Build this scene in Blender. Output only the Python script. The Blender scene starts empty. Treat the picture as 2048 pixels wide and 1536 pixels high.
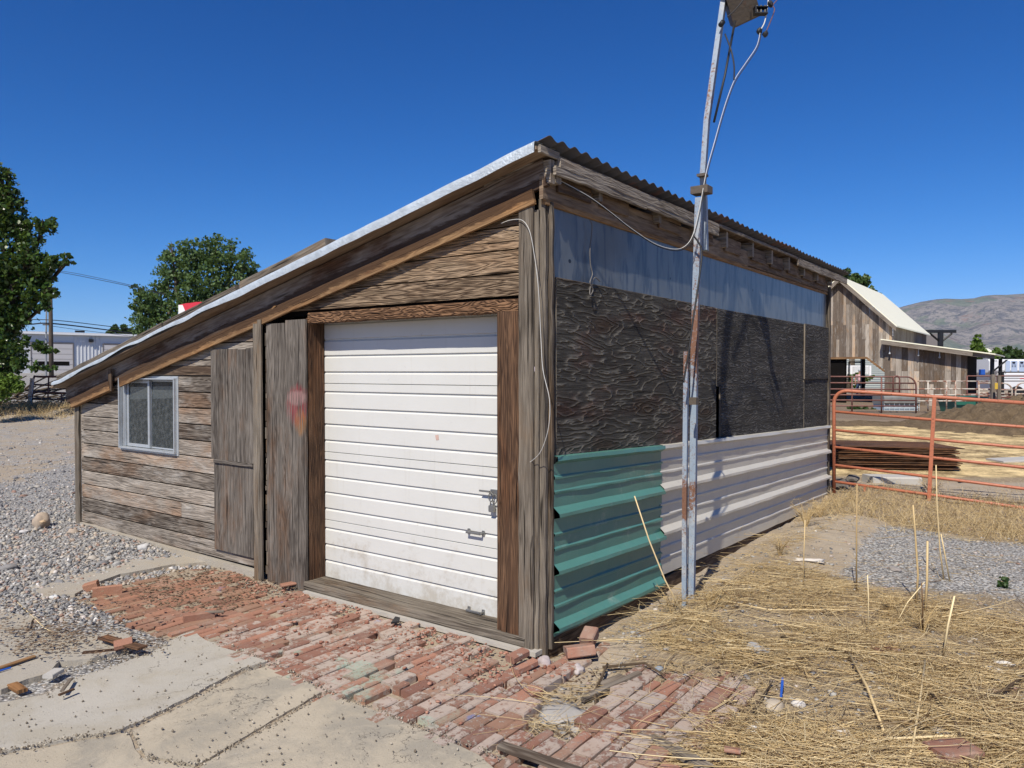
import bpy, bmesh, math, random
import numpy as np
from mathutils import Vector, noise, Matrix
random.seed(7); rng = np.random.default_rng(7)
R = math.radians
sc = bpy.context.scene
COL = sc.collection
# ------------------------------------------------------------------ calibration of the place
# world axes follow the shed: X runs along its long side wall (away), Y along its front wall (to the left)
f_ = 1512.0
CAM = Vector((-3.794, -2.550, 1.7)); PITCH = math.atan(26 / f_)
n_ = math.hypot(.807, .591); FX, FY = .807 / n_, .591 / n_
def ray(px, py):
    a = (px - 1024) / f_; b = -(py - 768) / f_
    u = b * math.cos(PITCH) - math.sin(PITCH); w = math.cos(PITCH) + b * math.sin(PITCH)
    return Vector((a * FY + w * FX, -a * FX + w * FY, u))
def FP(px, py, o=0.0):      # point on the front wall plane (o = outwards)
    r = ray(px, py); return CAM + r * ((-o - CAM.x) / r.x)
def SP(px, py, o=0.0):      # point on the side wall plane
    r = ray(px, py); return CAM + r * ((-o - CAM.y) / r.y)
def GP(px, py, z=0.0):      # point on the ground
    r = ray(px, py); return CAM + r * ((z - CAM.z) / r.z)
def DP(px, py, d):          # point at a distance d ahead
    return CAM + ray(px, py) * d
def CF(r, w, z=0.0):        # camera-frame ground coordinates (right, forward)
    return Vector((CAM.x + r * FY + w * FX, CAM.y - r * FX + w * FY, z))
RT = Vector((FY, -FX, 0)); FW = Vector((FX, FY, 0)); UP = Vector((0, 0, 1))
X = Vector((1, 0, 0)); Y = Vector((0, 1, 0)); Z = UP

# ------------------------------------------------------------------ mesh builder
class MB:
    def __init__(s): s.v = []; s.f = []; s.uv = []; s.t = []; s.m = []
    def face(s, idx, uvs, tone, mi=0):
        s.f.append(tuple(idx)); s.uv.extend(uvs); s.t.append(tone); s.m.append(mi)
    def bar(s, o, u, v, w, L, W, T, seg=1, jit=0.0, cham=None, tone=None, mi=0, taper=1.0):
        """timber: origin o, length along u, width along v, thickness along w; chamfered edges, wavy edges"""
        o = Vector(o); u = Vector(u).normalized(); v = Vector(v).normalized(); w = Vector(w).normalized()
        tone = tone or (random.random(), random.random(), random.random())
        c = cham if cham is not None else min(.004, T * .25, W * .25)
        prof = [(0, c), (c, 0), (W - c, 0), (W, c), (W, T - c), (W - c, T), (c, T), (0, T - c)]
        per = [0]
        for i in range(8):
            a = prof[i]; b = prof[(i + 1) % 8]; per.append(per[-1] + math.hypot(a[0] - b[0], a[1] - b[1]))
        b0 = len(s.v); uo = random.random() * 37; vo = random.random() * 37
        sd = random.random() * 100
        for i in range(seg + 1):
            q = i / seg; x = q * L
            j1 = noise.noise(Vector((x * 6 + sd, 3, 1))) * jit; j2 = noise.noise(Vector((x * 6 + sd, 9, 5))) * jit
            j3 = noise.noise(Vector((x * 2.5 + sd, 19, 5))) * jit * .6
            k = 1 + (taper - 1) * q
            for (a, t) in prof:
                aa = W / 2 + (a - W / 2) * k
                aa += j1 if a < W / 2 else j2
                s.v.append(o + u * x + v * aa + w * (t + j3 * (1 if t > T / 2 else .3)))
        for i in range(seg):
            u0 = uo + i / seg * L; u1 = uo + (i + 1) / seg * L
            for k in range(8):
                k2 = (k + 1) % 8
                a = b0 + i * 8 + k; b = b0 + i * 8 + k2
                s.face((a, b, b + 8, a + 8), [(u0, vo + per[k]), (u0, vo + per[k + 1]), (u1, vo + per[k + 1]), (u1, vo + per[k])], tone, mi)
        e0 = [b0 + k for k in range(8)]; e1 = [b0 + seg * 8 + k for k in range(8)]
        s.face(e0[::-1], [(uo + .1 * prof[k][1], vo + prof[k][0]) for k in range(7, -1, -1)], tone, mi)
        s.face(e1, [(uo + .1 * prof[k][1], vo + prof[k][0]) for k in range(8)], tone, mi)
    def box(s, c, sx, sy, sz, ax=(X, Y, Z), tone=None, mi=0, cham=.003):
        a, b, d = ax; c = Vector(c)
        s.bar(c - a * sx / 2 - b * sy / 2 - d * sz / 2, a, b, d, sx, sy, sz, 1, 0, min(cham, sy * .2, sz * .2), tone or (.5, .5, .5), mi)
    def tube(s, pts, r, n=8, tone=(.5, .5, .5), mi=0, cap=True, r2=None):
        pts = [Vector(p) for p in pts]; N = len(pts); b0 = len(s.v); L = 0
        rs = r if isinstance(r, (list, tuple)) else [r + ((r2 if r2 is not None else r) - r) * i / max(1, N - 1) for i in range(N)]
        prev = None; us = []
        uo = random.random() * 9
        for i, p in enumerate(pts):
            t = (pts[min(i + 1, N - 1)] - pts[max(i - 1, 0)]).normalized()
            if prev is None:
                a = t.cross(Z if abs(t.z) < .9 else X).normalized()
            else: a = (prev - t * prev.dot(t)).normalized()
            prev = a; b = t.cross(a)
            if i: L += (p - pts[i - 1]).length
            us.append(L + uo)
            for k in range(n):
                an = 2 * math.pi * k / n
                s.v.append(p + (a * math.cos(an) + b * math.sin(an)) * rs[i])
        for i in range(N - 1):
            for k in range(n):
                k2 = (k + 1) % n; A = b0 + i * n + k; B = b0 + i * n + k2
                v0 = k / n * 6.283 * r if not isinstance(r, (list, tuple)) else k / n * 6.283 * rs[0]; v1 = v0 + 6.283 * rs[0] / n
                s.face((A, B, B + n, A + n), [(us[i], v0), (us[i], v1), (us[i + 1], v1), (us[i + 1], v0)], tone, mi)
        if cap:
            s.face([b0 + k for k in range(n)][::-1], [(0, 0)] * n, tone, mi)
            s.face([b0 + (N - 1) * n + k for k in range(n)], [(0, 0)] * n, tone, mi)
    def poly(s, pts, tone=(.5, .5, .5), mi=0, uvs=None):
        b0 = len(s.v); s.v.extend(Vector(p) for p in pts)
        s.face(range(b0, b0 + len(pts)), uvs or [(p[0], p[1]) for p in pts], tone, mi)
    def prism(s, pts, d, tone=(.5, .5, .5), mi=0):   # polygon pts extruded by vector d
        pts = [Vector(p) for p in pts]; n = len(pts); b0 = len(s.v); d = Vector(d)
        s.v.extend(pts); s.v.extend(p + d for p in pts)
        U = (pts[1] - pts[0]).normalized(); nn = Vector((0, 0, 0))
        for i in range(n): nn += (pts[i] - pts[0]).cross(pts[(i + 1) % n] - pts[0])
        nn.normalize(); V = nn.cross(U)
        uv = [(p.dot(U), p.dot(V)) for p in pts]
        s.face(range(b0, b0 + n), uv, tone, mi)
        s.face([b0 + n + i for i in range(n)][::-1], uv[::-1], tone, mi)
        for i in range(n):
            j = (i + 1) % n; l = (pts[j] - pts[i]).length
            s.face((b0 + i, b0 + n + i, b0 + n + j, b0 + j), [(0, 0), (0, d.length), (l, d.length), (l, 0)], tone, mi)
    def rock(s, c, r, tone=None, sq=(1, 1, .7), sub=2, rough=.35, rot=None):
        bm = bmesh.new(); bmesh.ops.create_icosphere(bm, subdivisions=sub, radius=1)
        sd = Vector((random.random() * 50, random.random() * 50, random.random() * 50)); b0 = len(s.v)
        tone = tone or (random.random(), random.random(), random.random())
        a = rot if rot is not None else random.random() * 6.28; M = Matrix.Rotation(a, 3, 'Z')
        for v in bm.verts:
            p = v.co * (1 + rough * noise.noise(v.co * 1.3 + sd) * 1.3 + rough * .4 * noise.noise(v.co * 3.5 + sd))
            p = M @ Vector((p.x * sq[0], p.y * sq[1], p.z * sq[2])) * r
            s.v.append(Vector(c) + p)
        for fc in bm.faces:
            s.face([b0 + v.index for v in fc.verts], [(s.v[b0 + v.index].x, s.v[b0 + v.index].y) for v in fc.verts], tone)
        bm.free()
    def build(s, name, mats, parent=None, smooth=False, label=None):
        me = bpy.data.meshes.new(name)
        loc = Vector((0, 0, 0))
        me.from_pydata([tuple(p) for p in s.v], [], s.f)
        if not isinstance(mats, (list, tuple)): mats = [mats]
        for m in mats: me.materials.append(m)
        uvl = me.uv_layers.new(name='UVMap'); uvl.data.foreach_set('uv', np.array(s.uv, dtype=np.float32).ravel())
        ca = me.color_attributes.new('tone', 'FLOAT_COLOR', 'CORNER')
        cnt = np.array([len(x) for x in s.f]); t = np.array(s.t, dtype=np.float32)
        tt = np.ones((cnt.sum(), 4), dtype=np.float32); tt[:, :3] = np.repeat(t, cnt, axis=0)
        ca.data.foreach_set('color', tt.ravel())
        me.polygons.foreach_set('material_index', np.array(s.m, dtype=np.int32))
        if smooth: me.polygons.foreach_set('use_smooth', np.ones(len(s.f), dtype=bool))
        me.update(); o = bpy.data.objects.new(name, me); COL.objects.link(o)
        if parent is not None:
            o.parent = parent; o.matrix_parent_inverse = parent_inv(parent)
        if label: o['label'] = label
        return o
def parent_inv(p):
    M = Matrix.Translation(p.location); q = p
    while q.parent is not None: q = q.parent; M = M   # roots carry the only offset
    return M.inverted() if p.type == 'EMPTY' else Matrix.Identity(4)
def tag(o, label=None, cat=None, group=None, kind=None):
    if label: o['label'] = label
    if cat: o['category'] = cat
    if group: o['group'] = group
    if kind: o['kind'] = kind
    return o
def thing(name, label, cat, loc=(0, 0, 0), group=None):
    o = bpy.data.objects.new(name, None); COL.objects.link(o); o.location = loc; o.empty_display_size = .2
    return tag(o, label, cat, group)
def recenter(o):        # put the object's origin at its base centre
    co = np.array([v.co[:] for v in o.data.vertices]); c = Vector(((co[:, 0].min() + co[:, 0].max()) / 2, (co[:, 1].min() + co[:, 1].max()) / 2, co[:, 2].min()))
    o.data.transform(Matrix.Translation(-c)); o.location = c; return o

def bulk(name, tv, tf, loc, rot, scl, tones, mat, smooth=False):
    """many small bodies in ONE mesh (for uncountable stuff) - numpy; rot: (n,3,3)"""
    tv = np.array(tv, dtype=np.float64); tf = np.array(tf); n = len(loc); k = len(tv); fl = tf.shape[1]
    P = np.einsum('nij,nkj->nki', rot, tv[None] * scl[:, None, :]) + loc[:, None, :]
    F = (tf[None] + (np.arange(n) * k)[:, None, None]).reshape(-1, fl)
    return bulkmesh(name, P.reshape(-1, 3), F, np.repeat(tones, len(tf) * fl, axis=0), mat, smooth)
def bulkmesh(name, V, F, loopt, mat, smooth=False):
    me = bpy.data.meshes.new(name); fl = F.shape[1]; nf = len(F)
    me.vertices.add(len(V)); me.vertices.foreach_set('co', V.astype(np.float32).ravel())
    me.loops.add(nf * fl); me.loops.foreach_set('vertex_index', F.astype(np.int32).ravel())
    me.polygons.add(nf); me.polygons.foreach_set('loop_start', np.arange(0, nf * fl, fl, dtype=np.int32))
    me.polygons.foreach_set('loop_total', np.full(nf, fl, dtype=np.int32))
    me.update(calc_edges=True)
    ca = me.color_attributes.new('tone', 'FLOAT_COLOR', 'CORNER')
    t = np.ones((nf * fl, 4), dtype=np.float32); t[:, :3] = loopt; ca.data.foreach_set('color', t.ravel())
    if smooth: me.polygons.foreach_set('use_smooth', np.ones(nf, dtype=bool))
    me.materials.append(mat); me.validate()
    o = bpy.data.objects.new(name, me); COL.objects.link(o); return o
def rotz(a):
    c, s = np.cos(a), np.sin(a); z = np.zeros_like(a); o = np.ones_like(a)
    return np.stack([np.stack([c, -s, z], 1), np.stack([s, c, z], 1), np.stack([z, z, o], 1)], 1)
def randrot(n, tilt=3.14):
    q = rng.normal(size=(n, 4)); q /= np.linalg.norm(q, axis=1)[:, None]
    w, x, y, z = q.T
    return np.stack([np.stack([1 - 2 * (y * y + z * z), 2 * (x * y - z * w), 2 * (x * z + y * w)], 1),
                     np.stack([2 * (x * y + z * w), 1 - 2 * (x * x + z * z), 2 * (y * z - x * w)], 1),
                     np.stack([2 * (x * z - y * w), 2 * (y * z + x * w), 1 - 2 * (x * x + y * y)], 1)], 1)

# ------------------------------------------------------------------ node helper
class N:
    def __init__(s, name):
        s.mat = bpy.data.materials.new(name); s.mat.use_nodes = True; s.nt = s.mat.node_tree
        s.nt.nodes.clear(); s.out = s.nt.nodes.new('ShaderNodeOutputMaterial')
    def n(s, t, **kw):
        x = s.nt.nodes.new('ShaderNode' + t)
        for k, v in kw.items(): setattr(x, k, v)
        return x
    def put(s, sock, v):
        if hasattr(v, 'is_linked') or isinstance(v, bpy.types.NodeSocket): s.nt.links.new(v, sock)
        elif isinstance(v, (tuple, list)):
            sock.default_value = tuple(v) + (1,) if len(v) == 3 and len(sock.default_value) == 4 else tuple(v)
        else: sock.default_value = v
    def uv(s): return s.n('UVMap', uv_map='UVMap').outputs[0]
    def pos(s): return s.n('NewGeometry').outputs['Position']
    def obj(s): return s.n('TexCoord').outputs['Object']
    def tone(s):
        a = s.n('Attribute', attribute_name='tone'); sp = s.n('SeparateColor'); s.nt.links.new(a.outputs['Color'], sp.inputs[0])
        return sp.outputs[0], sp.outputs[1], sp.outputs[2]
    def attr(s, nm): return s.n('Attribute', attribute_name=nm).outputs['Color']
    def map(s, vec, sc=(1, 1, 1), loc=(0, 0, 0), rot=(0, 0, 0)):
        m = s.n('Mapping'); s.put(m.inputs[0], vec); m.inputs[1].default_value = loc; m.inputs[2].default_value = rot; m.inputs[3].default_value = sc
        return m.outputs[0]
    def noise(s, vec, scale=5, detail=4, rough=.55, dist=0.0, col=False):
        t = s.n('TexNoise'); s.put(t.inputs['Vector'], vec); s.put(t.inputs['Scale'], scale); s.put(t.inputs['Detail'], detail)
        s.put(t.inputs['Roughness'], rough); s.put(t.inputs['Distortion'], dist); return t.outputs[1 if col else 0]
    def vor(s, vec, scale=5, feature='F1', rand=1.0, out=0):
        t = s.n('TexVoronoi', feature=feature); s.put(t.inputs['Vector'], vec); s.put(t.inputs['Scale'], scale)
        s.put(t.inputs['Randomness'], rand); return t.outputs[out]
    def m(s, op, a, b=None, c=None, clamp=False):
        x = s.n('Math', operation=op, use_clamp=clamp); s.put(x.inputs[0], a)
        if b is not None: s.put(x.inputs[1], b)
        if c is not None: s.put(x.inputs[2], c)
        return x.outputs[0]
    def mix(s, fac, a, b, blend='MIX'):
        x = s.n('Mix', data_type='RGBA', blend_type=blend); s.put(x.inputs[0], fac); s.put(x.inputs[6], a); s.put(x.inputs[7], b); return x.outputs[2]
    def ramp(s, fac, stops, interp='LINEAR'):
        x = s.n('ValToRGB'); x.color_ramp.interpolation = interp; s.put(x.inputs[0], fac); e = x.color_ramp.elements
        while len(e) < len(stops): e.new(.5)
        for i, (p, c) in enumerate(stops):
            e[i].position = p; e[i].color = (tuple(c) + (1,)) if isinstance(c, (tuple, list)) else (c, c, c, 1)
        return x.outputs[0]
    def step(s, v, lo, hi):
        x = s.n('MapRange', interpolation_type='SMOOTHSTEP'); s.put(x.inputs[0], v); x.inputs[1].default_value = lo; x.inputs[2].default_value = hi
        return x.outputs[0]
    def add(s, a, k, b, j=1.0): return s.m('ADD', s.m('MULTIPLY', a, k), s.m('MULTIPLY', b, j))
    def bump(s, h, strength=.5, dist=.01, normal=None):
        b = s.n('Bump'); s.put(b.inputs['Strength'], strength); s.put(b.inputs['Distance'], dist); s.put(b.inputs['Height'], h)
        if normal is not None: s.put(b.inputs['Normal'], normal)
        return b.outputs[0]
    def done(s, col, rough=.8, bump=None, metal=0.0, spec=.5, trans=None, transcol=None, alpha=None):
        p = s.n('BsdfPrincipled'); s.put(p.inputs['Base Color'], col); s.put(p.inputs['Roughness'], rough); s.put(p.inputs['Metallic'], metal)
        s.put(p.inputs['Specular IOR Level'], spec)
        if bump is not None: s.put(p.inputs['Normal'], bump)
        if trans is not None:
            t = s.n('BsdfTranslucent'); s.put(t.inputs[0], transcol if transcol is not None else col)
            mx = s.n('MixShader'); mx.inputs[0].default_value = trans
            s.nt.links.new(p.outputs[0], mx.inputs[1]); s.nt.links.new(t.outputs[0], mx.inputs[2]); s.nt.links.new(mx.outputs[0], s.out.inputs[0])
        else: s.nt.links.new(p.outputs[0], s.out.inputs[0])
        return s.mat

def wood(name, light=(.30, .27, .235), dark=(.085, .065, .05), stain=(.20, .085, .03), stain_amt=.35, rings=16, ring_w=.55, bump=.7, aniso=7.0,
         tonevar=.45, knots=.5, fib=.35, bd=.006, warm=0.0, crack=.75, contour=None, whiten=0.0, rpow=1.0, con=1.45):
    k = N(name); uv = k.uv(); t1, t2, t3 = k.tone()
    base = k.map(uv, (1.0, aniso, 1))
    kn = k.vor(k.map(uv, (1.1, 4.2, 1)), 1.0, rand=1.0)                       # sparse knots
    knm = k.m('SUBTRACT', 1.0, k.step(kn, 0.0, .34))
    n1 = k.noise(base, contour or 1.25, 3, .5, .25)
    field = k.m('ADD', n1, k.m('MULTIPLY', knm, .22 * knots))
    s = k.m('FRACT', k.m('MULTIPLY', field, rings))
    ring = k.m('ABSOLUTE', k.m('SUBTRACT', k.m('MULTIPLY', s, 2), 1))          # 0..1 growth-ring ridges
    if rpow != 1.0: ring = k.m('POWER', ring, rpow)
    fb = k.noise(k.map(uv, (5, 190, 1)), 1, 3, .65)
    fb2 = k.noise(k.map(uv, (1.3, 55, 1)), 1, 4, .6, .3)
    ck = k.step(k.noise(k.map(uv, (1.6, 42, 1)), 1, 2, .5, .4), .60, crack)     # weathering checks
    v = k.m('ADD', k.m('MULTIPLY', ring, ring_w * .5), k.m('MULTIPLY', fb2, .5))
    v = k.m('ADD', v, k.m('MULTIPLY', k.m('SUBTRACT', fb, .5), fib))
    v = k.m('ADD', v, k.m('MULTIPLY', k.m('SUBTRACT', t1, .5), tonevar))
    big = k.noise(k.map(uv, (1.3, 4, 1)), 1.0, 4, .6)
    v = k.m('ADD', v, k.m('MULTIPLY', k.m('SUBTRACT', big, .5), .6), clamp=False)
    vv = k.m('ADD', k.m('MULTIPLY', k.m('SUBTRACT', v, .45), con), .48, clamp=True)
    col = k.mix(vv, dark, light)
    stn = k.step(k.m('ADD', k.noise(k.map(uv, (1.1, 3.2, 1), (5, 3, 0)), 1.0, 5, .65), k.m('MULTIPLY', k.m('SUBTRACT', t2, .5), .22)), .48, .72)
    stf = k.m('MULTIPLY', stn, stain_amt, clamp=True)
    stc = k.mix(vv, [c * .35 for c in stain], [min(1, c * 1.9) for c in stain])
    col = k.mix(stf, col, stc)
    if whiten:
        wt = k.step(k.noise(k.map(uv, (2, 6, 1), (9, 1, 0)), 1.0, 4, .7), .52, .75)
        col = k.mix(k.m('MULTIPLY', wt, whiten), col, (.50, .48, .44))
    col = k.mix(k.m('MULTIPLY', knm, .75 * knots), col, (.05, .03, .018))
    col = k.mix(k.m('MULTIPLY', ck, .85), col, [c * .25 for c in dark])
    h = k.m('SUBTRACT', k.m('ADD', k.m('MULTIPLY', ring, ring_w), k.m('MULTIPLY', k.m('ADD', fb, fb2), .35)), k.m('MULTIPLY', ck, 1.1))
    return k.done(col, .88, k.bump(h, bump, bd), spec=.2)

M = {}
M['siding'] = wood('siding_wood', (.45, .395, .33), (.045, .034, .026), (.19, .105, .055), .65, rings=9, ring_w=.5, aniso=12, whiten=.5, tonevar=.38, fib=.6, bump=.9)
M['gable'] = wood('gable_siding_wood', (.42, .31, .205), (.055, .033, .02), (.17, .08, .03), .35, rings=11, ring_w=.7, aniso=11, bump=1.0, bd=.010, tonevar=.3, knots=.15)
M['post'] = wood('post_wood', (.34, .295, .235), (.045, .034, .025), (.16, .09, .04), .65, rings=6, ring_w=.3, aniso=16, crack=.68, bump=1.0, bd=.009)
M['plygrey'] = wood('weathered_grey_plywood', (.32, .285, .245), (.035, .028, .023), (.15, .075, .035), .8, rings=10, ring_w=.4, aniso=11, knots=.3, tonevar=.2, bump=.9)
M['jamb'] = wood('red_brown_stained_wood', (.22, .125, .07), (.03, .017, .012), (.20, .075, .025), .4, rings=9, ring_w=.6, aniso=16, tonevar=.2, bump=1.0, bd=.008, knots=.6)
M['header'] = wood('red_brown_header_wood', (.25, .14, .075), (.035, .018, .012), (.20, .08, .03), .3, rings=15, ring_w=1.0, aniso=4.5, tonevar=.1, bump=1.0, bd=.012, knots=1.0, contour=2.2)
M['trim'] = wood('golden_trim_wood', (.40, .26, .13), (.12, .06, .03), (.30, .14, .05), .7, rings=10, ring_w=.4, tonevar=.2, knots=.4)
M['soffit'] = wood('soffit_wood', (.42, .33, .24), (.15, .10, .065), (.13, .06, .028), .45, rings=8, ring_w=.3, tonevar=.3, knots=.5, bump=.4)
M['rafter'] = wood('stained_rafter_wood', (.42, .375, .32), (.10, .07, .05), (.10, .045, .02), .9, rings=8, ring_w=.3, tonevar=.2, knots=.3, bump=.6)
def stain_shade_band(src, name, lo, col, amt, soft=.012):      # dark band: stain low on the rafter, painted eave shade high on the trim
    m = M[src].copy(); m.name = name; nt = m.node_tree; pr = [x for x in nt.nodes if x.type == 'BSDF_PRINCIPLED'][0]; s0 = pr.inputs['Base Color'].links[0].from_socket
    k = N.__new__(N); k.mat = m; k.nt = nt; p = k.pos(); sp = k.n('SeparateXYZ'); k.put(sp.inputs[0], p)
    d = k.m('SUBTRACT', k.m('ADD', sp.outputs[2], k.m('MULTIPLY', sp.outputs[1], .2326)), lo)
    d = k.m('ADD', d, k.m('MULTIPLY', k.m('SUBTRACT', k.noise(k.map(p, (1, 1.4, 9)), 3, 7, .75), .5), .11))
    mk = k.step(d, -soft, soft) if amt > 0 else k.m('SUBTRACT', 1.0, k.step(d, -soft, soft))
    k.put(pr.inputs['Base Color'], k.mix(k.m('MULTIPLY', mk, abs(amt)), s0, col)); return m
M['trim2'] = stain_shade_band('trim', 'golden_trim_stain_and_shade', 2.742, (.055, .03, .017), .88)  # eave shadow painted into the upper trim, along with some stain
M['rafter2'] = stain_shade_band('rafter', 'lower_stained_rafter', 2.850, (.05, .028, .017), -.85)
M['beam'] = wood('eave_beam_wood', (.36, .27, .185), (.075, .05, .034), (.13, .055, .025), .6, rings=8, ring_w=.4, tonevar=.4, knots=.4)
M['fascia'] = wood('silvery_fascia_wood', (.46, .41, .34), (.11, .085, .062), (.24, .13, .06), .35, rings=8, ring_w=.5, aniso=13, tonevar=.2, knots=.4, bump=1.0, bd=.009)
M['blackply1'] = wood('black_knotty_plywood', (.21, .195, .165), (.006, .005, .0045), (.085, .022, .011), .6, rings=10, ring_w=1.1, aniso=4.6, tonevar=.05, knots=1.0, bump=.85, bd=.024, fib=.25, contour=1.35, crack=.9, rpow=3.6, con=1.15)
M['blackply2'] = wood('black_fine_grained_plywood', (.17, .16, .145), (.006, .0055, .005), (.03, .02, .015), .2, rings=22, ring_w=1.1, aniso=7.5, tonevar=.05, knots=.4, bump=.9, bd=.013, fib=.25, contour=1.0, crack=.9, rpow=3.0, con=1.15)
M['barn'] = wood('barn_board_wood', (.46, .405, .335), (.14, .11, .085), (.38, .24, .13), .6, rings=5, ring_w=.2, tonevar=1.1, knots=.3, bump=.3, whiten=.35)
M['barnshade'] = wood('old_grey_board', (.42, .38, .33), (.16, .13, .10), (.3, .2, .1), .2, rings=5, ring_w=.2, tonevar=.4, knots=.2, bump=.3)
M['plank'] = wood('loose_plank_wood', (.40, .35, .28), (.08, .06, .045), (.2, .11, .05), .4, rings=9, ring_w=.5, tonevar=.5)
M['stickm'] = wood('stick_bark', (.22, .16, .10), (.06, .04, .025), (.25, .12, .05), .4, rings=4, ring_w=.2, tonevar=.6, aniso=20)

def simple(name, col, rough=.6, metal=0, nscale=8, var=.25, bump=.15, bd=.01, rust=0, rustcol=(.16, .055, .025), rscale=6, rlo=.52, rhi=.62, spec=.5, dirt=0, dirtcol=(.25, .2, .15), tv=0.0):
    k = N(name); p = k.pos(); nz = k.noise(p, nscale, 5, .6)
    c = k.mix(nz, [x * (1 - var) for x in col], [min(1, x * (1 + var)) for x in col])
    if tv:
        t1, t2, t3 = k.tone(); c = k.mix(k.m('MULTIPLY', t1, tv), c, [x * .3 for x in col])
    if dirt: c = k.mix(k.m('MULTIPLY', k.step(k.noise(p, nscale * .6, 6, .7, .5), .5, .72), dirt), c, dirtcol)
    r = rough
    if rust:
        rm = k.step(k.noise(p, rscale, 8, .72), rlo, rhi); rm = k.m('MULTIPLY', rm, rust)
        rc = k.mix(k.noise(p, rscale * 9, 4, .6), [x * .5 for x in rustcol], [x * 1.6 for x in rustcol])
        c = k.mix(rm, c, rc); r = k.m('ADD', k.m('MULTIPLY', rm, .9 - rough), rough)
    return k.done(c, r, k.bump(k.noise(p, nscale * 6, 4, .6), bump, bd), metal=metal, spec=spec)

M['galv'] = simple('galvanised_steel', (.52, .58, .62), .45, .25, 11, .42, .5, .02, rust=.35, rscale=5, rlo=.62, rhi=.75)
M['roofmetal'] = simple('old_corrugated_iron', (.075, .07, .068), .7, .2, 5, .3, .2, rust=.6, rscale=2.5)
M['white_paint'] = simple('white_painted_door', (.60, .60, .565), .42, 0, 3, .04, .05, .002, dirt=.35, dirtcol=(.40, .37, .31))
def doormat():
    k = N('dirty_white_door_paint'); p = k.pos(); sp = k.n('SeparateXYZ'); k.put(sp.inputs[0], p); z = sp.outputs[2]
    c = k.mix(k.noise(p, 3, 4, .6), (.57, .57, .535), (.625, .625, .595))
    d = k.step(k.m('SUBTRACT', k.noise(k.map(p, (5, 5, 5)), 1, 7, .75), k.m('MULTIPLY', z, .42)), .34, .60); c = k.mix(k.m('MULTIPLY', d, .55), c, (.34, .29, .21))
    st = k.step(k.noise(k.map(p, (22, 22, 1.2)), 1, 4, .6), .58, .78); c = k.mix(k.m('MULTIPLY', st, .22), c, (.40, .36, .28))
    sc_ = k.step(k.noise(k.map(p, (3, 9, 9), (3, 1, 1)), 2, 6, .75, .5), .64, .70); c = k.mix(k.m('MULTIPLY', sc_, .4), c, (.36, .33, .29))
    return k.done(c, .42, k.bump(k.noise(p, 2.5, 2, .5), .25, .03))
M['alu'] = simple('aluminium_frame', (.48, .51, .53), .42, .45, 20, .08, .05, .001, dirt=.5, dirtcol=(.35, .33, .30))
M['dark'] = simple('painted_interior_shade', (.007, .006, .0055), .95, spec=.1)  # interior shade put into a near-black colour
M['steel'] = simple('dull_steel', (.30, .30, .29), .45, .8, 30, .3)
M['blacksteel'] = simple('black_steel', (.015, .016, .018), .5, .2)
M['orange'] = simple('orange_gate_paint', (.44, .15, .08), .5, 0, 18, .22, .3, .002, rust=.75, rustcol=(.10, .035, .02), rscale=34, rlo=.56, rhi=.66)
M['browngate'] = simple('brown_rusty_pipe', (.17, .075, .06), .6, .1, 10, .3, rust=.5, rscale=8)
M['whiterust'] = simple('white_rusty_panel', (.55, .50, .42), .6, 0, 10, .15, rust=.9, rscale=5, rlo=.46, rhi=.56, rustcol=(.22, .08, .04))
M['concrete'] = simple('pale_concrete', (.42, .39, .34), .9, 0, 6, .15, .4)
M['pc'] = simple('white_concrete_block', (.43, .41, .37), .85, 0, 6, .12, .3)
M['green_plastic'] = simple('green_plastic', (.03, .16, .12), .45, 0, 3, .2)
M['bluegrey'] = simple('pale_blue_plastic', (.38, .46, .52), .5, 0, 3, .15)
M['foam'] = simple('grey_foam_cover', (.20, .20, .19), .9, 0, 3, .3, .5)
M['vinyl'] = simple('white_vinyl', (.78, .78, .77), .5, 0, 3, .04)
M['siding_house'] = simple('grey_green_house_siding', (.40, .44, .42), .7, 0, 1, .06)
M['housegrey'] = simple('grey_brown_house', (.17, .155, .15), .8, 0, 1, .1)
M['creamroof'] = simple('cream_metal_roof', (.86, .83, .64), .5, 0, .5, .04, .02)
M['warewall'] = simple('white_warehouse_sheet', (.60, .62, .64), .5, .1, .4, .05, .02)
M['wareroof'] = simple('pale_warehouse_roof', (.42, .45, .48), .6, .2, .3, .05, .02)
M['waredoor'] = simple('grey_warehouse_door', (.52, .50, .49), .6, 0, .4, .05)
M['trailer'] = simple('white_trailer_paint', (.78, .79, .80), .35, .1, .5, .04)
M['trailerblue'] = simple('pale_blue_trailer_panel', (.52, .62, .78), .35, .3, .5, .05)
M['pinkshirt'] = simple('pink_shirt', (.60, .36, .38), .9)
M['jeans'] = simple('blue_jeans', (.06, .10, .19), .9)
M['skin'] = simple('skin', (.35, .19, .13), .6)
M['cap'] = simple('grey_cap', (.40, .42, .44), .8)
M['rubber'] = simple('black_cable', (.012, .012, .013), .55)
M['wirewhite'] = simple('white_wire', (.55, .54, .50), .5)
M['wiregrey'] = simple('grey_wire', (.30, .31, .31), .45, .3)
M['ceramic'] = simple('pale_transformer_paint', (.50, .58, .55), .4)
M['polewood'] = wood('utility_pole_wood', (.16, .13, .10), (.05, .04, .03), (.1, .06, .03), .3, rings=4, aniso=20)
M['birch'] = simple('peeling_white_post', (.58, .52, .46), .8, 0, 7, .2, .3, rust=.8, rustcol=(.20, .09, .07), rscale=9, rlo=.5, rhi=.6)
M['redsign'] = simple('red_sign_paint', (.60, .03, .05), .4, 0, 2, .05)
M['bluething'] = simple('blue_plastic_strip', (.02, .10, .45), .4)
M['redplastic'] = simple('red_plastic', (.5, .04, .04), .5)
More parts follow.
